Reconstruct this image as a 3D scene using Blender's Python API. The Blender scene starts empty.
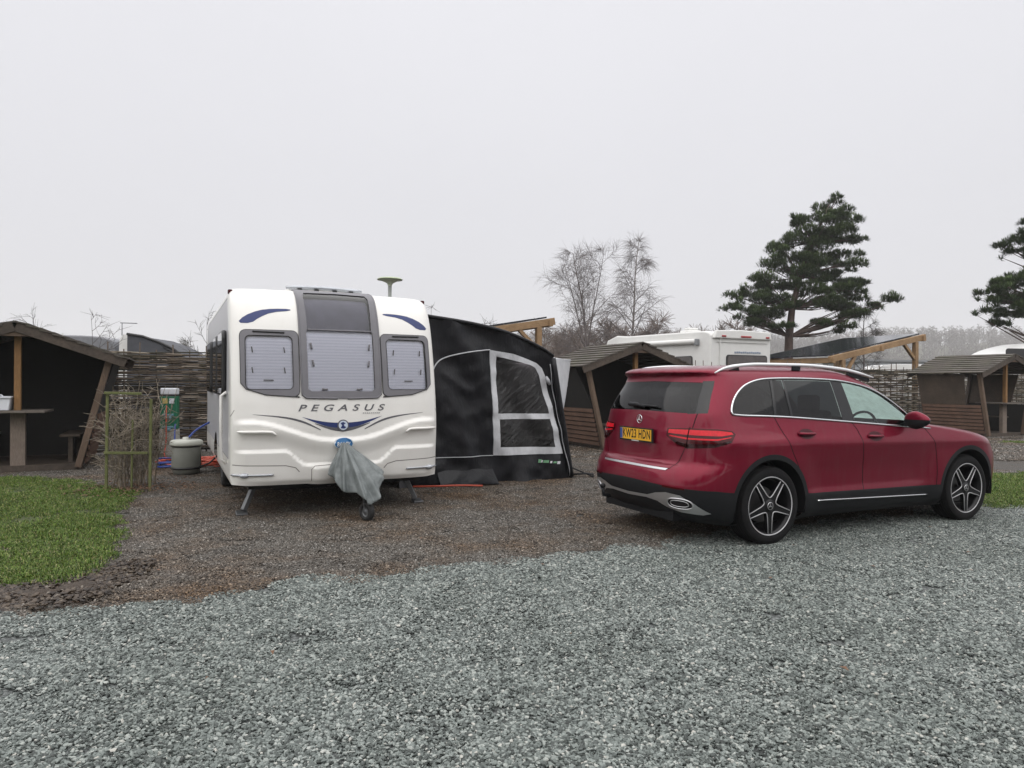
import bpy, math, random
import numpy as np
from mathutils import Vector, Matrix, noise
from mathutils.geometry import delaunay_2d_cdt

random.seed(7); np.random.seed(7)
R = math.radians
scene = bpy.context.scene
COL = scene.collection

# ------------------------------------------------------------------ materials
class NT:
    """small helper round a material's node tree"""
    def __init__(s, name):
        s.m = bpy.data.materials.new(name); s.m.use_nodes = True
        s.t = s.m.node_tree; s.n = s.t.nodes; s.l = s.t.links
        s.b = s.n['Principled BSDF']; s.out = s.n['Material Output']
    def new(s, t, **kw):
        n = s.n.new(t)
        for k, v in kw.items(): setattr(n, k, v)
        return n
    def link(s, a, b): s.l.new(a, b)
    def coord(s, which='Object', scale=(1, 1, 1), rot=(0, 0, 0)):
        tc = s.new('ShaderNodeTexCoord'); mp = s.new('ShaderNodeMapping')
        mp.inputs['Scale'].default_value = scale; mp.inputs['Rotation'].default_value = rot
        s.link(tc.outputs[which], mp.inputs['Vector']); return mp.outputs['Vector']
    def wpos(s, scale=(1, 1, 1)):
        g = s.new('ShaderNodeNewGeometry'); mp = s.new('ShaderNodeMapping')
        mp.inputs['Scale'].default_value = scale
        s.link(g.outputs['Position'], mp.inputs['Vector']); return mp.outputs['Vector']
    def noise(s, vec, scale=5, detail=4, rough=.6):
        n = s.new('ShaderNodeTexNoise'); n.inputs['Scale'].default_value = scale
        n.inputs['Detail'].default_value = detail; n.inputs['Roughness'].default_value = rough
        s.link(vec, n.inputs['Vector']); return n.outputs['Fac']
    def ramp(s, fac, stops):
        r = s.new('ShaderNodeValToRGB'); e = r.color_ramp.elements
        while len(e) < len(stops): e.new(.5)
        for el, (p, c) in zip(e, stops):
            el.position = p; el.color = (*c, 1) if not isinstance(c, (int, float)) else (c, c, c, 1)
        s.link(fac, r.inputs['Fac']); return r.outputs['Color']
    def mix(s, fac, a, b, mode='MIX'):
        n = s.new('ShaderNodeMix', data_type='RGBA', blend_type=mode)
        for sock, v in ((n.inputs[0], fac), (n.inputs[6], a), (n.inputs[7], b)):
            if isinstance(v, bpy.types.NodeSocket): s.link(v, sock)
            elif isinstance(v, (int, float)): sock.default_value = v if sock == n.inputs[0] else (v, v, v, 1)
            else: sock.default_value = (*v, 1)
        return n.outputs[2]
    def math(s, op, a, b=None):
        n = s.new('ShaderNodeMath', operation=op)
        for i, v in enumerate((a, b)):
            if v is None: continue
            if isinstance(v, bpy.types.NodeSocket): s.link(v, n.inputs[i])
            else: n.inputs[i].default_value = v
        return n.outputs[0]
    def bump(s, h, strength=.3, dist=.02):
        b = s.new('ShaderNodeBump'); b.inputs['Strength'].default_value = strength
        b.inputs['Distance'].default_value = dist
        s.link(h, b.inputs['Height']); s.link(b.outputs['Normal'], s.b.inputs['Normal'])
    def set(s, **kw):
        for k, v in kw.items():
            k = k.replace('_', ' ')
            i = s.b.inputs[k]
            if isinstance(v, bpy.types.NodeSocket): s.link(v, i)
            elif isinstance(v, tuple): i.default_value = (*v, 1) if len(v) == 3 else v
            else: i.default_value = v
        return s

def mat(name, col, rough=.6, metal=0., var=.15, scale=6, bump=0., coat=0., stretch=(1, 1, 1), spec=.5, detail=5):
    n = NT(name)
    v = n.coord('Object', stretch)
    f = n.noise(v, scale, detail)
    d = tuple(c * (1 - var) for c in col); l = tuple(min(1, c * (1 + var)) for c in col)
    n.set(Base_Color=n.ramp(f, [(.25, d), (.75, l)]), Roughness=rough, Metallic=metal)
    n.b.inputs['Coat Weight'].default_value = coat; n.b.inputs['Coat Roughness'].default_value = .04
    n.b.inputs['Specular IOR Level'].default_value = spec
    if bump: n.bump(f, bump, .01)
    return n.m

def wood(name, dark, light, stretch=(1, 1, 1), rough=.75, moss=0., scale=3.):
    """weathered timber: grain along the axis whose stretch is smallest, knots, damp patches, some algae"""
    n = NT(name); v = n.coord('Object', stretch)
    g = n.noise(v, scale * 6, 6, .65); p = n.noise(n.coord('Object'), 2.3, 4)
    c = n.ramp(g, [(.25, dark), (.7, light)])
    c = n.mix(n.ramp(p, [(.35, 0.), (.7, .55)]), c, tuple(x * .55 for x in dark))
    if moss:
        q = n.noise(n.wpos(), 1.7, 6, .7)
        c = n.mix(n.ramp(q, [(.45, 0.), (.72, moss)]), c, (.075, .095, .022))
    n.set(Base_Color=c, Roughness=rough); n.bump(g, .5, .006)
    return n.m

def glass(name, tint, rough=.02, refl=1.0):
    """tinted pane: clear tint mixed with a fresnel reflection"""
    n = NT(name); n.n.remove(n.b)
    t = n.new('ShaderNodeBsdfTransparent'); t.inputs['Color'].default_value = (*tint, 1)
    g = n.new('ShaderNodeBsdfGlossy'); g.inputs['Roughness'].default_value = rough
    g.inputs['Color'].default_value = (refl, refl, refl, 1)
    fr = n.new('ShaderNodeFresnel'); fr.inputs['IOR'].default_value = 1.5
    m = n.new('ShaderNodeMixShader')
    n.link(fr.outputs[0], m.inputs[0]); n.link(t.outputs[0], m.inputs[1]); n.link(g.outputs[0], m.inputs[2])
    n.link(m.outputs[0], n.out.inputs['Surface']); return n.m

# ------------------------------------------------------------------ mesh builder
def frame_from(d, up=Vector((0, 0, 1))):
    d = d.normalized()
    if abs(d.dot(up)) > .99: up = Vector((1, 0, 0))
    x = up.cross(d).normalized(); return x, d.cross(x).normalized()

class MB:
    def __init__(s): s.v = []; s.f = []; s.sm = []; s.mi = []; s.cur = 0
    def add(s, vs, fs, smooth=False):
        o = len(s.v); s.v.extend(tuple(p) for p in vs)
        for f in fs: s.f.append(tuple(i + o for i in f)); s.sm.append(smooth); s.mi.append(s.cur)
        return s
    def box(s, c, size, rot=None):
        x, y, z = (k / 2 for k in size); c = Vector(c)
        vs = [Vector((a * x, b * y, d * z)) for d in (-1, 1) for b in (-1, 1) for a in (-1, 1)]
        if rot is not None: vs = [rot @ p for p in vs]
        return s.add([p + c for p in vs], [(0, 2, 3, 1), (4, 5, 7, 6), (0, 1, 5, 4), (2, 6, 7, 3), (0, 4, 6, 2), (1, 3, 7, 5)])
    def bar(s, a, b, w, h, up=(0, 0, 1)):
        """square bar from a to b, width w across, height h along up"""
        a, b = Vector(a), Vector(b); d = b - a; x, y = frame_from(d, Vector(up))
        vs = [p + x * i * w / 2 + y * j * h / 2 for p in (a, b) for i, j in ((-1, -1), (1, -1), (1, 1), (-1, 1))]
        return s.add(vs, [(3, 2, 1, 0), (4, 5, 6, 7), (0, 1, 5, 4), (1, 2, 6, 5), (2, 3, 7, 6), (3, 0, 4, 7)])
    def tube(s, pts, r, n=8, cap=True, smooth=True, flat=1.0):
        pts = [Vector(p) for p in pts]; m = len(pts)
        rs = list(np.interp(np.linspace(0, 1, m), np.linspace(0, 1, len(r)), r)) if isinstance(r, (list, tuple)) else [r] * m
        vs = []; x = None
        for i, p in enumerate(pts):
            d = pts[min(i + 1, m - 1)] - pts[max(i - 1, 0)]
            if d.length < 1e-9: d = Vector((0, 0, 1))
            d.normalize()
            if x is None: x, y = frame_from(d)
            else:
                x = x - d * x.dot(d)
                if x.length < 1e-6: x, y = frame_from(d)
                x.normalize(); y = d.cross(x)
            for k in range(n):
                t = 2 * math.pi * k / n; vs.append(p + x * math.cos(t) * rs[i] + y * math.sin(t) * rs[i] * flat)
        fs = [(i * n + k, i * n + (k + 1) % n, (i + 1) * n + (k + 1) % n, (i + 1) * n + k) for i in range(m - 1) for k in range(n)]
        if cap: fs += [tuple(range(n - 1, -1, -1)), tuple((m - 1) * n + k for k in range(n))]
        return s.add(vs, fs, smooth)
    def lathe(s, prof, n=24, M=None, closed=False, smooth=True):
        """profile of (radius, height) turned about local z, then moved by M"""
        vs = []; m = len(prof)
        for r, h in prof:
            for k in range(n):
                t = 2 * math.pi * k / n; p = Vector((r * math.cos(t), r * math.sin(t), h)); vs.append(M @ p if M else p)
        fs = [(i * n + k, i * n + (k + 1) % n, ((i + 1) % m) * n + (k + 1) % n, ((i + 1) % m) * n + k) for i in range(m if closed else m - 1) for k in range(n)]
        return s.add(vs, fs, smooth)
    def prism(s, poly, d0, d1, f, smooth=False):
        """outline poly of (a,b) given thickness from d0 to d1; f(a,b,d) -> point"""
        n = len(poly); vs = [f(a, b, d0) for a, b in poly] + [f(a, b, d1) for a, b in poly]
        return s.add(vs, [tuple(range(n - 1, -1, -1)), tuple(range(n, 2 * n))] + [(i, (i + 1) % n, (i + 1) % n + n, i + n) for i in range(n)], smooth)
    def grid(s, f, nu, nv, smooth=True):
        vs = [f(i / nu, j / nv) for j in range(nv + 1) for i in range(nu + 1)]
        return s.add(vs, [(j * (nu + 1) + i, j * (nu + 1) + i + 1, (j + 1) * (nu + 1) + i + 1, (j + 1) * (nu + 1) + i) for j in range(nv) for i in range(nu)], smooth)
    def ball(s, c, r, M=None, n=12, m=8):
        vs = []; c = Vector(c); r = r if isinstance(r, (tuple, list)) else (r, r, r)
        for j in range(m + 1):
            ph = math.pi * j / m
            for i in range(n):
                t = 2 * math.pi * i / n; p = Vector((r[0] * math.sin(ph) * math.cos(t), r[1] * math.sin(ph) * math.sin(t), r[2] * math.cos(ph)))
                vs.append((M @ p if M else p) + c)
        return s.add(vs, [(j * n + i, (j + 1) * n + i, (j + 1) * n + (i + 1) % n, j * n + (i + 1) % n) for j in range(m) for i in range(n)], True)
    def build(s, name, m, parent=None, bevel=0., normals=None, solid=0., split=False):
        if split:                      # every separate piece becomes an object of its own
            up = list(range(len(s.v)))
            def root(i):
                while up[i] != i: up[i] = up[up[i]]; i = up[i]
                return i
            for f in s.f:
                for k in f[1:]: up[root(k)] = root(f[0])
            groups = {}
            for i, f in enumerate(s.f): groups.setdefault(root(f[0]), []).append(i)
            out = []
            for g in groups.values():
                q = MB(); ids = sorted({k for i in g for k in s.f[i]}); re = {k: j for j, k in enumerate(ids)}
                q.v = [s.v[k] for k in ids]; q.f = [tuple(re[k] for k in s.f[i]) for i in g]; q.sm = [s.sm[i] for i in g]; q.mi = [s.mi[i] for i in g]
                out.append(q.build(name, m, parent, bevel, [normals[k] for k in ids] if normals is not None else None, solid))
            return out[0]
        me = bpy.data.meshes.new(name); me.from_pydata(s.v, [], s.f)
        me.polygons.foreach_set('use_smooth', s.sm)
        for q in (m if isinstance(m, (list, tuple)) else [m]): me.materials.append(q)
        if any(s.mi): me.polygons.foreach_set('material_index', s.mi)
        me.update()
        if normals is not None: me.normals_split_custom_set_from_vertices(normals)
        o = bpy.data.objects.new(name, me); COL.objects.link(o)
        if parent is not None: o.parent = parent
        if bevel:
            b = o.modifiers.new('edge', 'BEVEL'); b.width = bevel; b.segments = 2; b.limit_method = 'ANGLE'; b.angle_limit = R(40)
        if solid:
            b = o.modifiers.new('thick', 'SOLIDIFY'); b.thickness = solid; b.offset = -1
        return o

def thing(name, label, cat, loc=(0, 0, 0), rz=0, group=None):
    o = bpy.data.objects.new(name, None); COL.objects.link(o); o.empty_display_size = .2
    o.location = loc; o.rotation_euler = (0, 0, rz)
    return tag(o, label, cat, group)
def tag(o, label=None, cat=None, group=None, kind=None):
    for k, v in (('label', label), ('category', cat), ('group', group), ('kind', kind)):
        if v: o[k] = v
    return o
def copy_tree(o, parent=None):
    c = o.copy(); COL.objects.link(c)
    if parent is not None: c.parent = parent
    for ch in list(o.children): copy_tree(ch, c)
    return c

# ------------------------------------------------------------------ surfaces cut into panels
def pchip(xs, ys):
    xs = np.array(xs, float); ys = np.array(ys, float); h = np.diff(xs); d = np.diff(ys) / h; m = np.zeros(len(xs))
    for i in range(1, len(xs) - 1):
        if d[i - 1] * d[i] > 0:
            w1 = 2 * h[i] + h[i - 1]; w2 = h[i] + 2 * h[i - 1]; m[i] = (w1 + w2) / (w1 / d[i - 1] + w2 / d[i])
    m[0], m[-1] = d[0], d[-1]
    def f(x):
        x = np.clip(np.asarray(x, float), xs[0], xs[-1]); i = np.clip(np.searchsorted(xs, x) - 1, 0, len(xs) - 2)
        t = (x - xs[i]) / h[i]; t2 = t * t; t3 = t2 * t
        return (2*t3 - 3*t2 + 1) * ys[i] + (t3 - 2*t2 + t) * h[i] * m[i] + (3*t2 - 2*t3) * ys[i+1] + (t3 - t2) * h[i] * m[i+1]
    return f

def sstep(a, b, x):
    t = np.clip((x - a) / (b - a), 0, 1); return t * t * (3 - 2 * t)

def inside(poly, P):
    x, y = P[:, 0], P[:, 1]; r = np.zeros(len(P), bool); n = len(poly)
    for i in range(n):
        (x1, y1), (x2, y2) = poly[i], poly[(i + 1) % n]
        if y1 == y2: continue
        c = (y1 > y) != (y2 > y)
        r ^= c & (x < (x2 - x1) * (y - y1) / (y2 - y1) + x1)
    return r

def densify(poly, step, closed=True):
    out = []; n = len(poly)
    for i in range(n if closed else n - 1):
        a, b = np.array(poly[i], float), np.array(poly[(i + 1) % n], float); k = max(1, int(math.ceil(np.linalg.norm(b - a) / step)))
        out += [tuple(a + (b - a) * j / k) for j in range(k)]
    if not closed: out.append(tuple(poly[-1]))
    return out

def smooth_poly(pts, it=2, closed=True):
    for _ in range(it):
        q = []; n = len(pts)
        for i in range(n if closed else n - 1):
            a, b = np.array(pts[i], float), np.array(pts[(i + 1) % n], float); q += [tuple(.75*a + .25*b), tuple(.25*a + .75*b)]
        if not closed: q = [tuple(pts[0])] + q + [tuple(pts[-1])]
        pts = q
    return pts

def strip_poly(line, w):
    """thin band of width w round an open line"""
    L = [np.array(p, float) for p in line]; a, b = [], []
    for i, p in enumerate(L):
        d = L[min(i + 1, len(L) - 1)] - L[max(i - 1, 0)]; d = d / (np.linalg.norm(d) + 1e-12); n = np.array((-d[1], d[0])) * w / 2
        a.append(tuple(p + n)); b.append(tuple(p - n))
    return a + b[::-1]

def cdt_panels(outline, regions, step, seg=.03, default='rest', fine=()):
    """triangulate outline; every triangle goes to the first region polygon that holds it.
    -> points (n,2), {region: triangles}"""
    outline = densify(outline, seg); polys = [(nm, densify(p, seg)) for nm, p in regions]
    o = np.array(outline); lo, hi = o.min(0), o.max(0)
    nx, ny = max(1, int((hi[0]-lo[0]) / step)), max(1, int((hi[1]-lo[1]) / step))
    gx, gy = np.meshgrid(lo[0] + (np.arange(nx) + .5) * (hi[0]-lo[0]) / nx, lo[1] + (np.arange(ny) + .5) * (hi[1]-lo[1]) / ny)
    G = np.stack([gx.ravel(), gy.ravel()], 1); G += np.random.uniform(-.12, .12, G.shape) * step
    for x0, x1, y0, y1, st in fine:
        gx, gy = np.meshgrid(np.arange(x0, x1, st), np.arange(y0, y1, st)); H_ = np.stack([gx.ravel(), gy.ravel()], 1) + np.random.uniform(-.1, .1, (gx.size, 2)) * st
        G = np.concatenate([G[~((G[:, 0] > x0) & (G[:, 0] < x1) & (G[:, 1] > y0) & (G[:, 1] < y1))], H_])
    G = G[inside(outline, G)]
    pts = [tuple(p) for p in G]; edges = []
    for p in [outline] + [q for _, q in polys]:
        b = len(pts); pts += list(p); edges += [(b + i, b + (i + 1) % len(p)) for i in range(len(p))]
    V, _, F, *_ = delaunay_2d_cdt([Vector((float(a), float(b))) for a, b in pts], edges, [], 0, 1e-5)
    V = np.array([(p.x, p.y) for p in V]); T = np.array([f for f in F if len(f) == 3])
    c = V[T].mean(1); ok = inside(outline, c); lab = np.full(len(T), -1)
    for i, (nm, p) in enumerate(polys): lab[(lab < 0) & inside(p, c)] = i
    out = {}
    for i in range(-1, len(polys)):
        t = T[ok & (lab == i)]
        if len(t): out.setdefault(default if i < 0 else polys[i][0], []).append(t)
    return V, {k: np.concatenate(v) for k, v in out.items()}

class Loft:
    """closed body given as a stack of rounded outlines: columns b, z, rear x, front x, half width, corner lengths and exponents"""
    def __init__(s, rows, A, a1, a2, disp=None):
        c = list(zip(*rows)); s.b = c[0]; s.fn = [pchip(c[0], q) for q in c[1:]]
        s.binv = pchip(c[1], c[0]); s.A, s.a1, s.a2 = A, a1, a2; s.disp = disp
    def p0(s, a, b):
        z, xr, xf, w, cr, cf, nr, nf = [f(b) for f in s.fn]
        th = np.clip(a / s.a1, 0, 1) * math.pi / 2; ph = np.clip((s.A - a) / (s.A - s.a2), 0, 1) * math.pi / 2
        t = np.clip((a - s.a1) / (s.a2 - s.a1), 0, 1)
        x = np.where(a < s.a1, xr + cr * (1 - np.cos(th) ** (2 / nr)), np.where(a > s.a2, xf - cf * (1 - np.cos(ph) ** (2 / nf)), xr + cr + t * (xf - cf - xr - cr)))
        y = np.where(a < s.a1, w * np.sin(th) ** (2 / nr), np.where(a > s.a2, w * np.sin(ph) ** (2 / nf), w))
        return np.stack([x, y, z], -1)
    def nrm(s, f, a, b):
        e = .004
        da = f(np.minimum(a + e, s.A), b) - f(np.maximum(a - e, 0), b)
        db = f(a, np.minimum(b + e, s.b[-1])) - f(a, np.maximum(b - e, s.b[0]))
        n = -np.cross(da, db); return n / (np.linalg.norm(n, axis=-1, keepdims=True) + 1e-12)
    def pos(s, a, b):
        a = np.asarray(a, float); b = np.asarray(b, float); p = s.p0(a, b)
        if s.disp is not None:
            p = p + s.nrm(s.p0, a, b) * s.disp(p)[..., None]
        p[..., 1] = np.maximum(p[..., 1], 0); return p
    def side(s, x, z):
        b = float(s.binv(z)); z, xr, xf, w, cr, cf, nr, nf = [float(f(b)) for f in s.fn]
        if x < xr + cr: a = math.acos(min(1, max(0, 1 - (x - xr) / cr)) ** (nr / 2)) / (math.pi / 2) * s.a1
        elif x > xf - cf: a = s.A - math.acos(min(1, max(0, 1 - (xf - x) / cf)) ** (nf / 2)) / (math.pi / 2) * (s.A - s.a2)
        else: a = s.a1 + (x - xr - cr) / (xf - cf - xr - cr) * (s.a2 - s.a1)
        return a, b
    def rear(s, y, z):
        b = float(s.binv(z)); w = float(s.fn[3](b)); n = float(s.fn[6](b))
        return math.asin(min(1, y / w) ** (n / 2)) / (math.pi / 2) * s.a1, b
    def front(s, y, z):
        b = float(s.binv(z)); w = float(s.fn[3](b)); n = float(s.fn[7](b))
        return s.A - math.asin(min(1, y / w) ** (n / 2)) / (math.pi / 2) * (s.A - s.a2), b
    def poly(s, pts, step=.03, closed=True):
        """outline of ('s',x,z) / ('r',y,z) / ('f',y,z) points, refined in its own view before it is laid on the body"""
        out = []; n = len(pts)
        for i in range(n if closed else n - 1):
            k0, *a = pts[i]; k1, *b = pts[(i + 1) % n]
            if k0 == k1:
                for q in densify([a, b], step, False)[:-1]: out.append(getattr(s, {'s': 'side', 'r': 'rear', 'f': 'front'}[k0])(*q))
            else: out.append(getattr(s, {'s': 'side', 'r': 'rear', 'f': 'front'}[k0])(*a))
        if not closed:
            k0, *a = pts[-1]; out.append(getattr(s, {'s': 'side', 'r': 'rear', 'f': 'front'}[k0])(*a))
        return out
    def panel(s, name, V, T, m, parent, sides=(1, -1), off=0., dx=0., norm=True, split=False):
        idx = np.unique(T); re = {int(k): i for i, k in enumerate(idx)}
        a, b = V[idx, 0], V[idx, 1]; P = s.pos(a, b); N = s.nrm(s.pos, a, b); P = P + N * off
        mid = P[:, 1] < 2e-3; N[mid, 1] = 0
        N /= np.linalg.norm(N, axis=1, keepdims=True) + 1e-12; P[:, 0] += dx
        mb = MB(); nn = []
        for sg in sides:
            q = P.copy(); q[:, 1] *= sg; k = N.copy(); k[:, 1] *= sg
            t = [tuple(re[int(i)] for i in f) for f in T]
            c = q[np.array(t[0])]; fn = np.cross(c[1] - c[0], c[2] - c[0])
            if fn @ k[t[0][0]] < 0: t = [f[::-1] for f in t]
            mb.add(q, t, True); nn += [tuple(r) for r in k]
        return mb.build(name, m, parent, normals=nn if norm else None, split=split)
    def line(s, ab, off=0., sg=1, dx=0.):
        ab = np.array(ab); P = s.pos(ab[:, 0], ab[:, 1]) + s.nrm(s.pos, ab[:, 0], ab[:, 1]) * off
        P[:, 1] *= sg; P[:, 0] += dx; return [Vector(p) for p in P]

def text_mesh(body, size, extrude=0., bold=0., shear=0., align='CENTER', res=4, space=1.):
    cu = bpy.data.curves.new('lettering', 'FONT'); cu.body = body; cu.size = size; cu.extrude = extrude; cu.offset = bold
    cu.shear = shear; cu.align_x = align; cu.align_y = 'CENTER'; cu.resolution_u = res; cu.space_character = space
    o = bpy.data.objects.new('lettering', cu); COL.objects.link(o)
    me = bpy.data.meshes.new_from_object(o.evaluated_get(bpy.context.evaluated_depsgraph_get()))
    vs = [tuple(v.co) for v in me.vertices]; fs = [tuple(p.vertices) for p in me.polygons]
    bpy.data.objects.remove(o); bpy.data.curves.remove(cu); bpy.data.meshes.remove(me)
    return vs, fs
# ------------------------------------------------------------------ the red car
def car_paint():
    n = NT('red_car_paint')
    fl = n.noise(n.coord('Object'), 900, 2)
    dirt = n.noise(n.coord('Object', (7, 7, .9)), 2.2, 5, .65)
    c = n.mix(fl, (.135, .0025, .015), (.19, .004, .023))
    c = n.mix(n.ramp(dirt, [(.5, 0.), (.85, .16)]), c, (.15, .09, .085))
    r = n.ramp(dirt, [(.4, .28), (.8, .5)])
    n.set(Base_Color=c, Roughness=r, Metallic=.5, Coat_Weight=.45, Specular_IOR_Level=.15, Coat_Roughness=.025)
    return n.m
def build_car():
    paint = car_paint()
    black = mat('black_bumper_plastic', (.010, .0105, .012), .48, var=.25, scale=12, bump=.05)
    black.node_tree.nodes['Principled BSDF'].inputs['Specular IOR Level'].default_value = .22
    seam = mat('door_gap', (.006, .004, .005), .9)
    chrome = mat('bright_trim', (.72, .73, .74), .16, 1., var=.03)
    silver = mat('satin_silver', (.55, .55, .56), .30, .85, var=.05)
    tint = glass('privacy_glass', (.03, .033, .037), .02, .75)
    clear = glass('clear_car_glass', (.72, .84, .80), .015)
    gloss = mat('gloss_black', (.008, .008, .009), .08, var=.1)
    fog = NT('misted_windscreen'); tb = fog.new('ShaderNodeBsdfTransparent'); tb.inputs['Color'].default_value = (.70, .82, .78, 1); tl_ = fog.new('ShaderNodeBsdfTranslucent'); tl_.inputs['Color'].default_value = (.44, .53, .50, 1)
    fm = fog.new('ShaderNodeMixShader'); fq = fog.ramp(fog.noise(fog.coord('Object', (3, 3, 1)), 4, 6, .7), [(.3, .42), (.7, .62)]); fog.link(fq, fm.inputs[0]); fog.link(tb.outputs[0], fm.inputs[1]); fog.link(tl_.outputs[0], fm.inputs[2]); fog.n.remove(fog.b); fog.link(fm.outputs[0], fog.out.inputs['Surface']); fog = fog.m
    lamp = mat('red_lamp_lens', (.050, .001, .003), .10, var=.35, scale=14, spec=.3)
    bar = mat('bright_lamp_bar', (.55, .010, .020), .15, var=.2, scale=30, spec=.3)
    lampd = mat('dark_red_lamp_lens', (.02, .001, .002), .12, var=.3, scale=20, spec=.3)
    lampw = mat('headlamp_lens', (.35, .37, .4), .06, .4, coat=1.)
    dark = mat('car_interior', (.010, .010, .011), .8, var=.3, spec=.2)
    rubber = mat('tyre_rubber', (.0065, .0065, .007), .85, var=.3, scale=30, bump=.1)
    railm = mat('satin_rail', (.74, .75, .76), .32, .35, var=.03)
    edge = mat('machined_alloy', (.50, .50, .51), .35, .3)
    rubber.node_tree.nodes['Principled BSDF'].inputs['Specular IOR Level'].default_value = .25
    rimblk = mat('gloss_black_rim', (.007, .007, .008), .35, .0, spec=.3)
    car = thing('parked_car', 'red seven seat family car parked beside the black awning', 'car',
                (2.35 - .90 * math.sin(R(25.2)) , 6.35 + .90 * math.cos(R(25.2)), 0), R(25.2))
    rows = [  # b, z, rear x, front x, half width, corner lengths, corner exponents
        (0.00, .20, .32, 4.45, .80, .44, .55, 3.1, 2.6),
        (0.10, .27, .15, 4.57, .875, .50, .60, 3.1, 2.6),
        (0.25, .42, .05, 4.66, .908, .55, .66, 3.1, 2.6),
        (0.36, .53, .035, 4.69, .914, .55, .68, 3.1, 2.6),
        (0.46, .63, .05, 4.69, .917, .55, .68, 3.1, 2.6),
        (0.53, .695, .085, 4.68, .919, .53, .68, 3.1, 2.6),
        (0.59, .745, .125, 4.65, .920, .52, .66, 3.1, 2.6),
        (0.72, .86, .14, 4.54, .920, .52, .62, 3.1, 2.6),
        (0.80, .93, .145, 4.35, .914, .51, .58, 3.1, 2.6),
        (0.87, .98, .15, 4.08, .902, .50, .55, 3.1, 2.6),
        (0.94, 1.02, .155, 3.76, .889, .50, .50, 3.1, 2.8),
        (1.00, 1.06, .165, 3.40, .876, .49, .48, 3.1, 3.2),
        (1.06, 1.10, .175, 3.26, .862, .48, .46, 3.2, 3.4),
        (1.16, 1.20, .205, 3.11, .832, .45, .45, 3.4, 3.4),
        (1.30, 1.33, .265, 2.92, .787, .43, .45, 3.4, 3.4),
        (1.45, 1.46, .335, 2.70, .737, .42, .45, 3.4, 3.2),
        (1.54, 1.525, .355, 2.55, .706, .40, .45, 3.4, 3.0),
        (1.60, 1.565, .295, 2.45, .680, .41, .45, 3.4, 3.0),
        (1.66, 1.600, .325, 2.32, .640, .42, .45, 3.4, 2.8),
        (1.80, 1.632, .53, 2.12, .52, .45, .45, 2.6, 2.6),
        (2.00, 1.648, .95, 1.82, .32, .30, .30, 2.4, 2.4),
        (2.20, 1.653, 1.30, 1.52, .02, .05, .05, 2.2, 2.2)]
    RW, FW, HZ = .968, 3.797, .358
    def disp(p):
        x, y, z = p[..., 0], p[..., 1], p[..., 2]
        mid = sstep(.25, .6, x) * (1 - sstep(4.1, 4.5, x)) * sstep(.5, .8, y)
        crease = .92 + .02 * (2.2 - x)
        d = .011 * np.exp(-((z - crease + .02) / .055) ** 2)
        d = d - .020 * sstep(.40, .52, z) * (1 - sstep(.62, .86, z)) * sstep(1.2, 1.6, x) * (1 - sstep(2.9, 3.4, x))
        for wx in (RW, FW):
            r = np.hypot(x - wx, z - HZ); d = d + .013 * (1 - sstep(.44, .70, r))
        tail = (1 - sstep(.25, .5, x)) * sstep(.72, .76, z) * (1 - sstep(.90, .93, z)) * (1 - sstep(.56, .70, y))
        return d * mid - .018 * tail
    L = Loft(rows, 5.6, 1.0, 4.6, disp)
    S = lambda *p: [('s', *q) for q in p]
    Rr = lambda *p: [('r', *q) for q in p]
    F = lambda *p: [('f', *q) for q in p]
    arc = lambda cx, r, a0, a1, n=40: [(cx + r * math.cos(R(a0 + (a1 - a0) * i / n)), HZ + r * math.sin(R(a0 + (a1 - a0) * i / n))) for i in range(n + 1)]
    def arch(cx, r):
        h = math.degrees(math.asin((HZ - .215) / r)); p = arc(cx, r, -h, 180 + h); return L.poly(S(*p))
    bot = [(.585, 1.182), (1.057, 1.166), (1.372, 1.148), (2.112, 1.094), (2.70, 1.048), (3.00, 1.026)]
    top = [(3.03, 1.042), (2.945, 1.13), (2.84, 1.22), (2.745, 1.288), (2.58, 1.382), (2.36, 1.456), (2.08, 1.500), (1.83, 1.514), (1.43, 1.520), (1.16, 1.516), (.986, 1.504), (.82, 1.462), (.71, 1.402), (.625, 1.325), (.575, 1.245), (.566, 1.205)]
    dlo = smooth_poly(bot + top, 2)
    brow = [(3.0, 1.032), (3.2, 1.012)]
    def between(x0t, x0b, x1t, x1b):     # part of the side glazing between two slanted edges
        return L.poly(S((x0b, .95), (x1b, .95), (x1t, 1.60), (x0t, 1.60)))
    DL = L.poly(S(*dlo))
    inset = []
    c = np.array(dlo)
    for i in range(len(c)):
        d = c[(i + 1) % len(c)] - c[i - 1]; n = np.array((-d[1], d[0])) / (np.linalg.norm(d) + 1e-9); inset.append(tuple(c[i] + n * .016))
    DI = L.poly(S(*inset))
    def cut(poly, x0t, x0b, x1t, x1b):   # clip an (x,z) outline to a slanted column
        def clip(P, f):
            o = []
            for i in range(len(P)):
                a, b = P[i], P[(i + 1) % len(P)]; fa, fb = f(a), f(b)
                if fa >= 0: o.append(a)
                if fa * fb < 0: t = fa / (fa - fb); o.append((a[0] + (b[0] - a[0]) * t, a[1] + (b[1] - a[1]) * t))
            return o
        lx = lambda z, xt, xb: xb + (xt - xb) * (z - 1.1) / .42
        P = clip(poly, lambda p: p[0] - lx(p[1], x0t, x0b)); return clip(P, lambda p: lx(p[1], x1t, x1b) - p[0])
    wq = L.poly(S(*cut(inset, -9, -9, 1.135, 1.055)))
    wv = L.poly(S(*cut(inset, 1.165, 1.085, 1.285, 1.272)))
    wr = L.poly(S(*cut(inset, 1.315, 1.302, 1.925, 1.945)))
    wf = L.poly(S(*cut(inset, 2.07, 2.115, 9, 9)))
    seamB = [(2.05, 1.10), (2.10, 1.06), (2.174, .824), (2.19, .40)]
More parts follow.
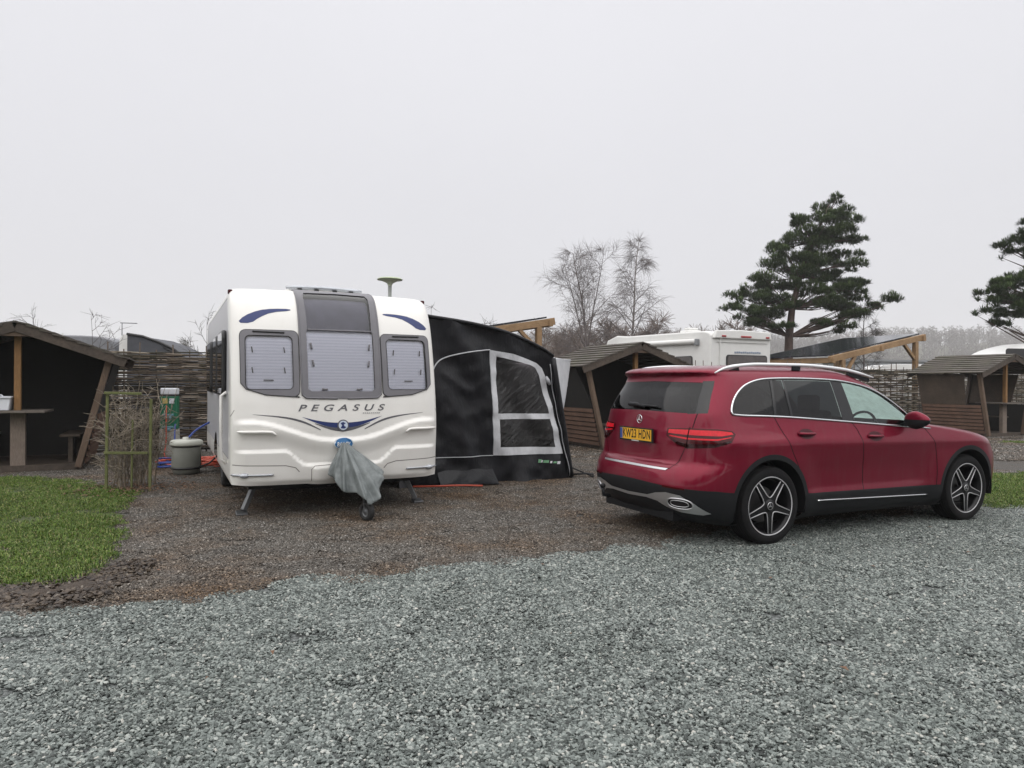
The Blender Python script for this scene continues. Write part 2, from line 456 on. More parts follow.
    seamR = [(1.05, 1.19), (1.125, 1.025), (1.202, .858), (1.29, .70), (1.44, .42)]
    seamF = [(3.12, 1.01), (3.21, .90), (3.262, .80), (3.285, .58), (3.27, .40)]
    seams = [L.poly(S(*strip_poly(densify(smooth_poly(q, 2, False), .04, False), .009))) for q in (seamB, seamR, seamF)]
    tg = [(0, .695), (.53, .695), (.585, .77), (.645, .90), (.675, 1.0), (.70, 1.2), (.67, 1.40), (.63, 1.502), (0, 1.512)]
    tgo = Rr(*tg)
    seam_t = L.poly(Rr(*strip_poly(densify(tg[:6], .04, False), .008)))
    light = L.poly(Rr((.43, .985), (.43, 1.055), (.66, 1.065)) + S((.40, 1.062), (.53, 1.045), (.56, 1.015), (.50, .945), (.36, .905)) + Rr((.66, .885), (.52, .935)))
    lstrip = L.poly(Rr((.50, .960), (.66, .925)) + S((.36, .935), (.49, .962), (.50, .945), (.36, .905)) + Rr((.66, .885), (.52, .935)))
    lbar = L.poly(Rr((.45, 1.012), (.45, 1.045), (.66, 1.05)) + S((.40, 1.048), (.52, 1.034), (.535, 1.015), (.42, 1.0)) + Rr((.66, 1.005)))
    lbar2 = L.poly(Rr((.47, .985), (.66, .965)) + S((.38, .962), (.50, .985), (.51, .992), (.38, .975)) + Rr((.66, .980), (.47, .995)))
    lgap = L.poly(Rr((.655, .88), (.655, 1.075), (.665, 1.075), (.665, .88)))
    glass_r = L.poly(Rr((0, 1.205), (.675, 1.195), (.68, 1.22), (.62, 1.46), (.605, 1.475), (0, 1.487)))
    fin = L.poly(Rr((.61, 1.19), (.765, 1.20), (.755, 1.25), (.68, 1.49), (.61, 1.487)))
    diff = L.poly(Rr((0, .425), (.30, .436), (.42, .470), (.54, .488), (.68, .474), (.78, .41), (.845, .325), (.80, .31), (.64, .32), (.52, .35), (.42, .395), (.28, .408), (0, .396)))
    ex = [(.655 + .112 * math.copysign(abs(math.cos(t)) ** .8, math.cos(t)), .398 + .046 * math.copysign(abs(math.sin(t)) ** .8, math.sin(t))) for t in [2 * math.pi * i / 28 for i in range(28)]]
    exh = L.poly(Rr(*ex))
    refl = L.poly(Rr((.50, .532), (.50, .548), (.72, .538), (.72, .524)))
    lowband = [(0, 0), (L.A, 0), L.front(0, .36), L.front(.5, .38), L.side(4.3, .43), L.side(3.3, .425), L.side(1.5, .445), L.side(.62, .50), L.side(.35, .525), L.rear(.5, .545), L.rear(0, .56)]
    ledge = L.poly(Rr((0, .678), (.50, .678), (.52, .695), (0, .697)))
    scr = L.poly(F((0, 1.075), (.62, 1.08), (.715, 1.14), (.60, 1.44), (.52, 1.535), (.3, 1.555), (0, 1.562)))
    hl = L.poly(F((.50, .74), (.50, .83), (.62, .875), (.80, .885), (.86, .87), (.83, .79), (.7, .73)))
    grl = L.poly(F((0, .50), (.40, .50), (.52, .56), (.48, .80), (.40, .84), (0, .85)))
    front_door = L.poly(S(*(densify(smooth_poly(seamB, 2, False), .05, False) + densify(smooth_poly(seamF, 2, False), .05, False)[::-1])))
    rear_door = L.poly(S(*(densify(smooth_poly(seamR, 2, False), .05, False) + densify(smooth_poly(seamB, 2, False), .05, False)[::-1])))
    regions = [('hole', arch(RW, .422)), ('hole', arch(FW, .418)),
               ('quarter_window', wq), ('vent_window', wv), ('rear_window', wr), ('front_window', wf), ('window_surround', DL),
               ('rear_screen', glass_r), ('screen_surround', fin), ('seam', lgap), ('light_bar', lbar), ('light_bar', lbar2), ('light_strip', lstrip), ('tail_light', light), ('windscreen', scr),
               ('exhaust_mouth', exh), ('reflector', refl), ('diffuser', diff), ('cladding', arch(RW, .470)), ('cladding', arch(FW, .465)), ('cladding', lowband),
               ('headlight', hl), ('grille', grl), ('bumper_plate', ledge), ('seam', seam_t), ('seam', seams[0]), ('seam', seams[1]), ('seam', seams[2]),
               ('tailgate', L.poly(tgo)), ('front_door', front_door), ('rear_door', rear_door)]
    V, T = cdt_panels([(0, 0), (L.A, 0), (L.A, 2.2), (0, 2.2)], regions, .045, .025)
    off = Vector((-RW, 0, 0)); dx = -RW
    P = lambda key, name, m, par=car, sides=(1, -1), o=0., sp=False: L.panel(name, V, T[key], m, par, sides, o, dx, split=sp) if key in T else None
    P('rest', 'body', paint); P('tailgate', 'tailgate', paint); P('cladding', 'lower_cladding', black)
    P('seam', 'panel_gap', seam, o=-.004, sp=True)
    tgt = [o for o in car.children if o.name.startswith('tailgate')][0]
    P('rear_screen', 'rear_window', tint, tgt, o=-.003); P('screen_surround', 'window_surround', gloss, tgt, sp=True)
    P('windscreen', 'windscreen', fog); P('grille', 'grille', black); P('diffuser', 'diffuser', silver, o=.006)
    P('exhaust_mouth', 'exhaust_mouth', seam, sp=True); P('bumper_plate', 'bumper_plate', silver, o=.004)
    doors = {}
    for sg in (-1, 1):
        for k in ('front_door', 'rear_door'): doors[k, sg] = P(k, 'door', paint, sides=(sg,))
        P('window_surround', 'window_surround', gloss, sides=(sg,))
        P('front_window', 'window', clear, doors['front_door', sg], (sg,), -.004)
        P('rear_window', 'window', tint, doors['rear_door', sg], (sg,), -.004)
        P('vent_window', 'window', tint, doors['rear_door', sg], (sg,), -.004)
        P('quarter_window', 'quarter_window', tint, sides=(sg,), o=-.004)
        tl = P('tail_light', 'tail_light', lamp, sides=(sg,), o=.006); P('light_strip', 'light_strip', lampd, tl, (sg,), .005); P('light_bar', 'light_bar', bar, tl, (sg,), .007, True)
        P('headlight', 'headlight', lampw, sides=(sg,)); P('reflector', 'reflector', lamp, sides=(sg,), o=.003)
        mb = MB(); mb.tube(L.line(DL + DL[:1], .006, sg, dx), .0095, 6, False); mb.tube(L.line(L.poly(S(*brow), closed=False), .006, sg, dx), [.0095, .006], 6); mb.build('window_trim', chrome, car)
        mb = MB(); mb.tube(L.line(L.poly(S((1.55, .372), (2.3, .352), (3.14, .33)), closed=False), .004, sg, dx), .013, 6, flat=.6); mb.build('sill_trim', chrome, car)
        rl = pchip([.52, .62, .775, 1.08, 1.6, 2.156, 2.45, 2.62], [1.562, 1.603, 1.630, 1.650, 1.652, 1.622, 1.575, 1.538])
        mb = MB(); xs = np.linspace(.52, 2.62, 40)
        mb.tube([(x + dx, sg * (.655 - .03 * math.sin(math.pi * (x - .5) / 2.1) + .012), float(rl(x))) for x in xs], [.007 + .010 * min(1, min(i, 39 - i) / 4) for i in range(40)], 8)
        rail = mb.build('roof_rail', railm, car)
        mb = MB()
        for x, l in ((.66, .16), (1.55, .05), (2.42, .16)): mb.bar((x - l + dx, sg * .645, float(rl(x - l)) - .035), (x + l + dx, sg * .645, float(rl(x + l)) - .035), .02, .04)
        mb.build('rail_foot', black, rail, split=True)
        for k, x, z in (('rear_door', 1.418, 1.0), ('front_door', 2.341, .955)):
            ab = L.poly(S((x - .10, z + .005), (x, z + .002), (x + .10, z)), .02, False); ln = L.line(ab, 0, sg, dx)
            o = Vector((0, sg, 0)); mb = MB()
            mb.tube([q + o * (.003 + .026 * math.sin(math.pi * min(1, max(0, i / (len(ln) - 1)))) ** .5) for i, q in enumerate(ln)], .018, 8, flat=.8)
            h = mb.build('handle', paint, doors[k, sg])
            mb = MB(); e = [(x + .095 * math.cos(t), z + .048 * math.sin(t)) for t in [2 * math.pi * i / 20 for i in range(20)]]
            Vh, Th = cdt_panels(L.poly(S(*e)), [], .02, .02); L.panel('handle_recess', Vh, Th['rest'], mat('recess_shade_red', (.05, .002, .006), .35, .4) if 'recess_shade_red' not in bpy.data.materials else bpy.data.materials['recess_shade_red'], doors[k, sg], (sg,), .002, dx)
        # mirror
        mb = MB(); c = Vector((2.83 + dx, sg * 1.0, 1.115))
        mb.ball(c, (.085, .135, .085), n=16, m=12)
        for i, q in enumerate(mb.v):
            q = Vector(q) - c
            if q.x < 0: q.x *= .35
            q.z *= (1 - .35 * max(0, sg * q.y / .135)); mb.v[i] = tuple(q + c)
        ml = MB(); ml.v = [tuple(Vector((p[0] + .002, p[1], p[2] - .012))) for p in mb.v]; ml.f = mb.f; ml.sm = mb.sm; ml.mi = mb.mi
        mir = ml.build('mirror', black, car)
        keep = MB(); keep.v = mb.v; keep.f = [f for f in mb.f if sum(mb.v[i][2] for i in f) / len(f) > c.z - .005]; keep.sm = [True] * len(keep.f); keep.mi = [0] * len(keep.f)
        keep.build('mirror_cap', paint, mir)
        mb = MB(); mb.bar((2.86 + dx, sg * .84, 1.05), (2.84 + dx, sg * .95, 1.08), .07, .04); mb.build('mirror_arm', black, mir, .008)
    # lining behind the painted shell, so that the cabin reads dark
    tt = np.concatenate([T[k] for k in ('rest', 'tailgate', 'front_door', 'rear_door') if k in T])
    L.panel('cabin_lining', V, tt, dark, car, (1, -1), -.02, dx)
    mb = MB(); mb.box((2.3 + dx, 0, .30), (4.3, 1.1, .16)); mb.box((2.35 + dx, 0, .32), (1.9, 1.62, .14)); mb.build('underbody', dark, car)
    for sg in (-1, 1):
        for cx in (RW, FW):
            ln = MB()
            ln.grid(lambda u, v: Vector((cx + dx + .432 * math.cos(R(-12 + 204 * u)), sg * (.91 - .42 * v), HZ + .432 * math.sin(R(-12 + 204 * u)))), 24, 2)
            ln.add([(cx + dx - .43, sg * .49, .25), (cx + dx + .43, sg * .49, .25), (cx + dx + .43, sg * .49, .80), (cx + dx - .43, sg * .49, .80)], [(0, 1, 2, 3)])
            ln.build('arch_liner', dark, car)
    # seats, dashboard and wheel seen through the glass
    for x, ys in ((2.35, (-.38, .38)), (1.45, (-.45, 0, .45)), (.72, (-.33, .33))):
        for y in ys:
            s = MB(); s.box((x + dx, y, .62), (.50, .44, .16)); s.box((x - .26 + dx, y, .92), (.14, .44, .56), Matrix.Rotation(R(-12), 3, 'Y')); s.box((x - .33 + dx, y, 1.27), (.09, .24, .17))
            s.build('seat', dark, car, .03)
    s = MB(); s.box((3.12 + dx, 0, .93), (.45, 1.5, .16)); s.build('dashboard', dark, car, .03)
    s = MB(); s.tube([(2.80 + .06 * math.cos(t) + dx, -.38 + .18 * math.sin(t), 1.0 + .17 * math.cos(t)) for t in [2 * math.pi * i / 24 for i in range(25)]], .014, 6); s.build('steering_wheel', dark, car)
    # wheels
    def wheel(x, sg):
        M = Matrix.Translation((x + dx, sg * .905, HZ)) @ Matrix.Rotation(R(90 if sg < 0 else -90), 4, 'X')
        sp = (lambda p, q, d: M @ Vector((p, q if sg < 0 else -q, d)))
        w = MB(); prof = [(.262, -.22), (.30, -.235), (.335, -.23), (.350, -.205)]
        for k in range(6):
            h = -.195 + k * .030; prof += [(.354, h), (.3575, h + .004), (.3575, h + .022), (.347, h + .024), (.347, h + .029)]
        prof += [(.350, -.016), (.335, .0), (.305, .008), (.275, .004), (.262, -.004)]
        w.lathe(prof, 64, M); tw = w.build('wheel', rubber, car)
        r = MB(); r.lathe([(.262, -.006), (.246, -.012), (.238, -.05), (.232, -.20), (.05, -.205)], 48, M); r.build('rim_barrel', rimblk, tw)
        r = MB(); r.lathe([(.258, -.002), (.264, .003), (.267, .001)], 64, M); r.build('rim_lip', edge, tw)
        r = MB(); r.lathe([(.165, -.12), (.165, -.14), (.0, -.14)], 32, M); r.lathe([(.03, -.12), (.165, -.12)], 32, M); r.build('brake_disc', mat('brake_steel', (.12, .12, .12), .45, .8) if 'brake_steel' not in bpy.data.materials else bpy.data.materials['brake_steel'], tw)
        r = MB()
        for k in range(5):
            t = R(-90 + 72 * k); ca, sa = math.cos(t), math.sin(t)
            f = lambda a, b, d: sp(a * ca - b * sa, a * sa + b * ca, d)
            r.prism([(.02, -.05), (.085, -.034), (.14, -.026), (.252, -.024), (.252, .024), (.14, .026), (.085, .034), (.02, .05)], -.05, -.012, f)
        r.lathe([(.0, -.008), (.06, -.010), (.07, -.03)], 24, M); r.build('spoke', rimblk, tw)
        r = MB()
        for k in range(5):
            a0, a1 = R(-90 + 72 * k), R(-90 + 72 * (k + 1)); am = (a0 + a1) / 2
            e0 = (.250 * math.cos(a0) - .021 * math.sin(a0), .250 * math.sin(a0) + .021 * math.cos(a0))
            i0 = (.105 * math.cos(a0) - .029 * math.sin(a0), .105 * math.sin(a0) + .029 * math.cos(a0))
            e1 = (.250 * math.cos(a1) + .021 * math.sin(a1), .250 * math.sin(a1) - .021 * math.cos(a1))
            i1 = (.105 * math.cos(a1) + .029 * math.sin(a1), .105 * math.sin(a1) - .029 * math.cos(a1))
            pm = (.068 * math.cos(am), .068 * math.sin(am))
            path = [e0] + smooth_poly([i0, pm, i1], 2, False) + [e1]
            r.tube([sp(p, q, -.009) for p, q in path], .0045, 6)
        r.build('spoke_edging', edge, tw)
        r = MB(); r.lathe([(.033, -.006), (.036, -.002), (.03, -.001)], 24, M)
        for k in range(3):
            t = R(90 + 120 * k); r.prism([(0, -.006), (.03, 0), (0, .006)], -.006, -.001, lambda a, b, d: sp(a * math.cos(t) - b * math.sin(t), a * math.sin(t) + b * math.cos(t), d))
        r.build('hub_cap', silver, tw)
    for x in (RW, FW):
        for sg in (-1, 1): wheel(x, sg)
    # things on the tailgate: local right is -y seen from behind, so rear-view x maps to -y
    rp = lambda h, z, o=0.: L.line([L.rear(abs(h), z)], o, 1 if h < 0 else -1, dx)[0]
    x0 = rp(0, .97).x
    fp = lambda a, b, d: Vector((x0 - .014 - d, -a, .97 + b))
    pl = MB(); pl.prism([(-.275, -.068), (.275, -.068), (.275, .068), (-.275, .068)], 0, .012, fp); plate = pl.build('number_plate', seam, tgt, .003)
    pl = MB(); pl.prism([(-.255, -.052), (.255, -.052), (.255, .055), (-.255, .055)], .0122, .0146, fp); pl.build('plate_face', mat('plate_yellow', (.70, .37, .012), .4, var=.05), plate)
    pl = MB(); pl.prism([(-.254, -.05), (-.215, -.05), (-.215, .053), (-.254, .053)], .0148, .0156, fp); pl.build('plate_band', mat('plate_blue', (.02, .06, .25), .4), plate)
    pl = MB(); vs, fs = text_mesh('KW23 HDN', .105, 0, .0022, 0, space=1.12)
    wd = max(p[0] for p in vs) - min(p[0] for p in vs); k = .445 / wd; mx = (max(p[0] for p in vs) + min(p[0] for p in vs)) / 2
    pl.add([fp((p[0] - mx) * k + .018, p[1] * 1.12 + .003, .0158) for p in vs], fs); pl.build('plate_lettering', seam, plate)
    pl = MB()
    for i in range(7): pl.prism([(-.06 + i * .017, -.065), (-.048 + i * .017, -.065), (-.048 + i * .017, -.056), (-.06 + i * .017, -.056)], .0122, .0136, fp)
    pl.build('plate_small_print', mat('plate_white', (.7, .7, .7), .5), plate)
    st = MB(); xs = rp(0, 1.115).x
    sp2 = lambda a, b, d: Vector((xs - .008 - d, -a, 1.118 + b))
    st.tube([sp2(.040 * math.cos(t), .040 * math.sin(t), 0) for t in [2 * math.pi * i / 32 for i in range(33)]], .004, 6, False)
    for k in range(3):
        t = R(90 + 120 * k); st.prism([(0, -.008), (.038, 0), (0, .008)], -.004, .006, lambda a, b, d: sp2(a * math.cos(t) - b * math.sin(t), a * math.sin(t) + b * math.cos(t), d))
    st.build('star_badge', chrome, tgt)
    wp = MB(); wp.tube([rp(h, 1.243 - .01 * (h / .3), .025) for h in np.linspace(-.24, .24, 12)], .010, 6); wp.tube([rp(-.2, 1.245, .03), rp(-.05, 1.24, .045), rp(.06, 1.225, .03)], [.024, .02, .01], 8); wp.build('wiper', black, tgt)
    for sg in (-1, 1):
        e = MB(); e.tube(L.line(exh + exh[:1], .006, sg, dx), .0065, 8, False); e.tube(L.line(L.poly(Rr(*[(.655 + (a - .655) * .72, .398 + (b - .398) * .6) for a, b in ex + ex[:1]]), closed=False), .004, sg, dx), .0045, 6, False)
        e.build('exhaust_trim', silver, car)
    e = MB(); e.tube([(-.05 + dx, .18, .36), (-.12 + dx, .18, .37), (-.13 + dx, .18, .44)], .018, 8); e.ball((-.13 + dx, .18, .46), .027); e.build('tow_ball', black, car)
    return car
build_car()
# ------------------------------------------------------------------ the white touring caravan
CV = Vector((-1.865, 7.71, 0)); CA = R(-64)
def build_caravan():
    white = NT('caravan_white'); f = white.noise(white.coord('Object'), 1.3, 5); g = white.noise(white.coord('Object', (6, 6, .7)), 2., 5)
    c = white.ramp(f, [(.3, (.70, .69, .655)), (.7, (.75, .74, .71))])
    c = white.mix(white.ramp(g, [(.55, 0.), (.85, .25)]), c, (.58, .56, .50))
    white.set(Base_Color=c, Roughness=.3, Coat_Weight=.3, Coat_Roughness=.1); white = white.m
    alu = NT('caravan_side_sheet'); v = alu.coord('Object'); wv = alu.new('ShaderNodeTexNoise'); wv.inputs['Scale'].default_value = 45; alu.link(v, wv.inputs['Vector'])
    alu.set(Base_Color=(.40, .40, .42), Roughness=.35); alu.bump(wv.outputs['Fac'], .08, .01); alu = alu.m  # sheet grey also holds the shade along the caravan side
    grey = mat('grey_window_surround', (.125, .122, .135), .4, var=.08)
    black = mat('black_seal', (.012, .012, .013), .5)
    blue = mat('blue_decal', (.008, .022, .115), .4, var=.1)
    mid = mat('charcoal_decal', (.09, .09, .10), .35, var=.1)
    pane = glass('caravan_pane', (.92, .93, .98), .02)
    smoke = glass('smoked_pane', (.10, .105, .125), .03); roofp = glass('grey_roof_pane', (.62, .62, .68), .06)
    blind = NT('pleated_blind'); wv = blind.new('ShaderNodeTexWave', wave_type='BANDS', bands_direction='Z'); wv.inputs['Scale'].default_value = 9.5; wv.inputs['Distortion'].default_value = .0
    blind.link(blind.coord('Object'), wv.inputs['Vector']); blind.set(Base_Color=blind.ramp(wv.outputs['Fac'], [(.0, (.70, .71, .77)), (1., (.84, .84, .89))]), Roughness=.7); blind.bump(wv.outputs['Fac'], .15, .01); blind = blind.m
    galv = mat('galvanised_steel', (.15, .155, .16), .45, .8, var=.25)
    dark = mat('chassis_dark', (.012, .012, .012), .85)
    rubber = mat('caravan_tyre', (.015, .015, .015), .8, var=.3)
    chrome = bpy.data.materials['bright_trim']
    red = bpy.data.materials['red_lamp_lens']
    van = thing('caravan', 'white touring caravan with three blinds drawn in its front windows', 'caravan', CV, CA)
    rows = [
        (0.00, .375, -5.38, -.05, 1.125, .12, .12, 4, 4),
        (0.05, .43, -5.42, -.01, 1.14, .15, .22, 4, 4),
        (0.35, .70, -5.43, .015, 1.14, .15, .24, 4, 4),
        (0.62, .95, -5.43, .03, 1.14, .15, .24, 4, 4),
        (0.87, 1.20, -5.43, .01, 1.14, .15, .24, 4, 4),
        (1.12, 1.45, -5.43, -.03, 1.14, .15, .24, 4, 4),
        (1.52, 1.85, -5.42, -.12, 1.14, .15, .24, 4, 4),
        (1.84, 2.15, -5.40, -.22, 1.14, .15, .24, 4, 4),
        (2.07, 2.34, -5.36, -.33, 1.138, .15, .24, 4, 4),
        (2.22, 2.43, -5.30, -.42, 1.13, .15, .24, 4, 4),
        (2.33, 2.485, -5.22, -.53, 1.11, .15, .24, 4, 4),
        (2.43, 2.515, -5.1, -.68, 1.07, .2, .24, 3.6, 3.6),
        (2.60, 2.54, -4.9, -1.0, .92, .2, .3, 3, 3),
        (3.05, 2.56, -4.2, -1.7, .5, .2, .3, 3, 3),
        (3.50, 2.565, -3.0, -2.7, .02, .02, .02, 2.5, 2.5)]
    zw = lambda y: .835 + .20 * sstep(.12, .95, np.abs(y))
    zr = lambda y: .565 + .16 * sstep(.38, .62, np.abs(y))
    def disp(p):
        x, y, z = p[..., 0], p[..., 1], p[..., 2]; fr = sstep(-.45, -.12, x) * (z < 1.5)
        d = .034 * sstep(zw(y) + .03, zw(y) - .03, z) * (1 - .85 * sstep(zw(y) - .02, zw(y) - .20, z)) + .030 * sstep(zr(y) + .025, zr(y) - .02, z) * (1 - .3 * sstep(zr(y), zr(y) - .2, z))
        arch = sstep(.34, .30, np.abs(y)) * sstep(.545, .525, z)
        return (d * fr + .018 * fr * arch) * sstep(1.13, .98, np.abs(y))
    L = Loft(rows, 8.0, .6, 6.7, disp)
    F = lambda *p: [('f', *q) for q in p]
    S = lambda *p: [('s', *q) for q in p]
    def rrect(y0, y1, z0, z1, r=.05, n=5, sk=0., mirror=False):
        o = []
        for cx, cz, a in ((y1 - r, z1 - r, 0), (y0 + r, z1 - r, 90), (y0 + r, z0 + r, 180), (y1 - r, z0 + r, 270)):
            for i in range(n + 1):
                t = R(a + 90 * i / n); y = cx + r * math.cos(t); z = cz + r * math.sin(t)
                o.append((y, z + sk * (y - y0)))
        return o
    half = lambda p: [(max(0, y), z) for y, z in p]
    cen_o = L.poly(F((0, 1.275), (.39, 1.285), (.43, 1.32), (.438, 1.6), (.44, 2.3), (.445, 2.46), (.43, 2.525), (0, 2.538)))
    cen_t = L.poly(F((0, 2.03), (.355, 2.03), (.37, 2.42), (.35, 2.46), (0, 2.47)))
    cen_i = L.poly(F((0, 1.36), (.33, 1.355), (.365, 1.38), (.37, 2.01), (.33, 2.03), (0, 2.03)))
    sw_o = L.poly(F(*rrect(.458, 1.045, 1.30, 2.01, .06)[:-6] + [(.458, 1.295), (.80, 1.32), (.99, 1.38), (1.04, 1.44)]))
    sw_i = L.poly(F(*rrect(.52, .995, 1.375, 1.95, .05)))
    swoop = L.poly(F(*smooth_poly([(.52, 2.262), (.70, 2.258), (.85, 2.235), (1.0, 2.165), (1.07, 2.085), (.93, 2.085), (.85, 2.15), (.72, 2.215), (.52, 2.24)], 1)))
    wing = L.poly(F(*(smooth_poly([(0, .955), (.14, .967), (.28, 1.01), (.44, 1.083)], 2, False) + smooth_poly([(.44, 1.083), (.28, 1.04), (.14, 1.018), (0, 1.012)], 2, False))))
    wing_lo = L.poly(F(*(smooth_poly([(0, .915), (.10, .928), (.20, .962), (.30, 1.005)], 2, False) + smooth_poly([(.30, 1.012), (.16, .972), (0, .952)], 2, False))))
    blade = L.poly(F(*(smooth_poly([(.24, .935), (.42, 1.02), (.62, 1.075), (.93, 1.112)], 2, False) + smooth_poly([(.93, 1.115), (.62, 1.092), (.42, 1.045), (.24, .945)], 2, False))))
    line1 = L.poly(F(*strip_poly(densify([(1.12, .585), (.60, .57), (.50, .545), (.46, .50)], .04, False), .010)))
    seamv = L.poly(F(*strip_poly(densify([(1.105, 1.16), (1.125, 1.12), (1.14, 1.09)], .02, False), .006)))
    step = L.poly(F(*strip_poly(densify([(.33, .41), (.335, .52), (.30, .555), (0, .565)], .03, False), .008)))
    sheet = L.poly(S((-5.25, .62), (-.36, .62), (-.40, 1.7), (-.52, 2.1), (-.74, 2.40), (-5.1, 2.40)))
    wheel_hole = L.poly(S(*[(-2.75 + .40 * math.cos(R(t)), .36 + .40 * math.sin(R(t))) for t in range(8, 173, 6)]))
    sides = [(-1.15, .75), (-2.25, .62), (-3.9, 1.0)]
    swins = [L.poly(S(*rrect(x - w / 2, x + w / 2, 1.32, 2.02, .08))) for x, w in sides]
    regions = [('hole', wheel_hole), ('side_glass', swins[0]), ('side_glass', swins[1]), ('side_glass', swins[2]), ('skylight', cen_t), ('centre_pane', cen_i), ('centre_frame', cen_o), ('pane', sw_i), ('frame', sw_o),
               ('swoop', swoop), ('wing', wing), ('wing_low', wing_lo), ('blade', blade), ('line', line1), ('line', step), ('line', seamv), ('sheet', sheet)]
    V, T = cdt_panels([(0, 0), (8.0, 0), (8.0, 3.5), (0, 3.5)], regions, .05, .022, fine=[(6.55, 7.99, .03, .95, .02)])
    P = lambda k, n, m, par=van, sides=(1, -1), o=0.: L.panel(n, V, T[k], m, par, sides, o)
    P('rest', 'body', white); P('line', 'panel_gap', mat('soft_gap', (.20, .19, .175), .6)) if False else L.panel('panel_gap', V, T['line'], mat('soft_gap', (.20, .19, .175), .6), van, split=True); L.panel('side_wall', V, T['sheet'], alu, van, (1, -1), -.003, split=True)
    cf = P('centre_frame', 'window_surround', grey, o=.014); P('skylight', 'skylight', roofp, cf, o=.006); P('centre_pane', 'pane', pane, cf, o=.008)
    L.panel('blind', V, T['centre_pane'], blind, cf, (1, -1), -.02)
    L.panel('skylight_shade', V, T['skylight'], mat('skylight_shade', (.23, .23, .26), .8), cf, (1, -1), -.06)
    for sg in (-1, 1):
        fr = P('frame', 'window_surround', grey, van, (sg,), .014); P('pane', 'pane', pane, fr, (sg,), .008); L.panel('blind', V, T['pane'], blind, fr, (sg,), -.02)
        mb = MB(); mb.tube(L.line(sw_i + sw_i[:1], .012, sg), .0045, 6, False); mb.tube(L.line(sw_o + sw_o[:1], .008, sg), .007, 6, False); mb.build('window_seal', black, fr)
        mb = MB()
        for z in (1.58, 1.80):
            for y in (.60, .925): mb.tube(L.line(L.poly(F((y, z - .03), (y + .008, z + .03)), closed=False), .0, sg), .006, 6)
        mb.tube(L.line(L.poly(F((.72, 1.475), (.82, 1.475)), closed=False), .0, sg), .006, 6); mb.tube(L.line(L.poly(F((.60, 1.985), (.92, 1.99)), closed=False), .02, sg), .009, 6)
        mb.build('window_catch', black, fr, split=True)
        P('swoop', 'decal', blue, van, (sg,), .002); P('blade', 'decal', mid, van, (sg,), .002)
        L.panel('side_window', V, T['side_glass'], smoke, van, (sg,), .05, split=True)
        for x, w in sides:
            q = L.poly(S(*rrect(x - w / 2, x + w / 2, 1.32, 2.02, .08))); mb = MB(); mb.tube(L.line(q + q[:1], .022, sg), .026, 8, False); mb.build('side_window_frame', black, van)
        mb = MB(); mb.tube(L.line(L.poly(F((.70, .905), (.74, .935), (.83, .94), (1.0, .94), (1.06, .938)), closed=False), .03, sg), [.012, .016, .017, .017, .012], 8); mb.build('grab_handle', white, van)
        mb = MB(); mb.tube(L.line(L.poly(F((.72, .482), (1.12, .482)), closed=False), .012, sg), [.008] + [.011] * 40, 6); mb.ball(L.line([L.front(1.0, .48)], .01, sg)[0], (.03, .05, .028)); mb.build('marker_lamp', bpy.data.materials['headlamp_lens'], van)
        # grab rails up the side by the corner, and the coloured marker high on the corner
        mb = MB(); mb.tube([(-.62, sg * 1.145, .55), (-.62, sg * 1.20, .60), (-.62, sg * 1.20, 1.30), (-.62, sg * 1.145, 1.34)], .018, 8); mb.build('grab_rail', white, van)
        mb = MB(); mb.box((-.62, sg * 1.115, 2.455), (.07, .05, .05)); mb.build('marker_light', red, van, .012)
        # corner steady
        mb = MB(); mb.bar((-.50, sg * .80, .46), (-.42, sg * .98, .05), .06, .05); mb.box((-.41, sg * 1.0, .02), (.14, .12, .03), Matrix.Rotation(R(8), 3, 'Y')); mb.build('corner_steady', galv, van, .006)
        # road wheel
        M = Matrix.Translation((-2.75, sg * 1.06, .325)) @ Matrix.Rotation(R(-90 * sg), 4, 'X')
        mb = MB(); mb.lathe([(.0, -.19), (.29, -.19), (.325, -.16), (.325, -.03), (.30, 0), (.20, 0), (.19, -.04), (0, -.05)], 40, M); tw = mb.build('wheel', rubber, van)
        mb = MB(); mb.lathe([(.205, -.005), (.19, .002), (.17, -.03), (.06, -.01), (0, -.008)], 32, M); mb.build('rim', galv, tw)
    mb = MB(); [mb.tube(L.line([q for q in cen_o if q[0] < 8.0 - 1e-3], .010, g), .011, 6, False) for g in (1, -1)]
    for sg in (-1, 1):
        for y, z in ((.30, 1.66), (.315, 1.85)): mb.tube(L.line(L.poly(F((y, z - .035), (y + .012, z + .035)), closed=False), .005, sg), .011, 6)
        mb.tube(L.line(L.poly(F((.16, 1.375), (.22, 1.378)), closed=False), .012, sg), .012, 6)
    mb.tube([p for p in L.line(L.poly(F((.36, 2.03), (0.001, 2.03)), closed=False), .012, -1)] + [p for p in L.line(L.poly(F((0.001, 2.03), (.36, 2.03)), closed=False), .012, 1)], .012, 6)
    mb.build('window_seal', grey, cf)
    P('wing', 'decal', blue, van, (1, -1), .002); P('wing_low', 'decal', mid, van, (1, -1), .002)
    # lettering laid on the front
    def letter(vs, fs, z, w, hgt, m, name, par=van, o=.004, y=0.):
        x0, x1 = min(p[0] for p in vs), max(p[0] for p in vs); h0, h1 = min(p[1] for p in vs), max(p[1] for p in vs)
        mb = MB(); q = []
        for p in vs:
            h = y + ((p[0] - x0) / (x1 - x0) - .5) * w; zz = z + ((p[1] - h0) / (h1 - h0) - .5) * hgt
            q.append(L.line([L.front(abs(h), zz)], o, 1 if h > 0 else -1)[0])
        mb.add(q, fs); return mb.build(name, m, par)
    vs, fs = text_mesh('PEGASUS', 1, 0, .014, .3, space=1.7); letter(vs, fs, 1.178, .95, .072, mid, 'lettering')
    mb = MB()
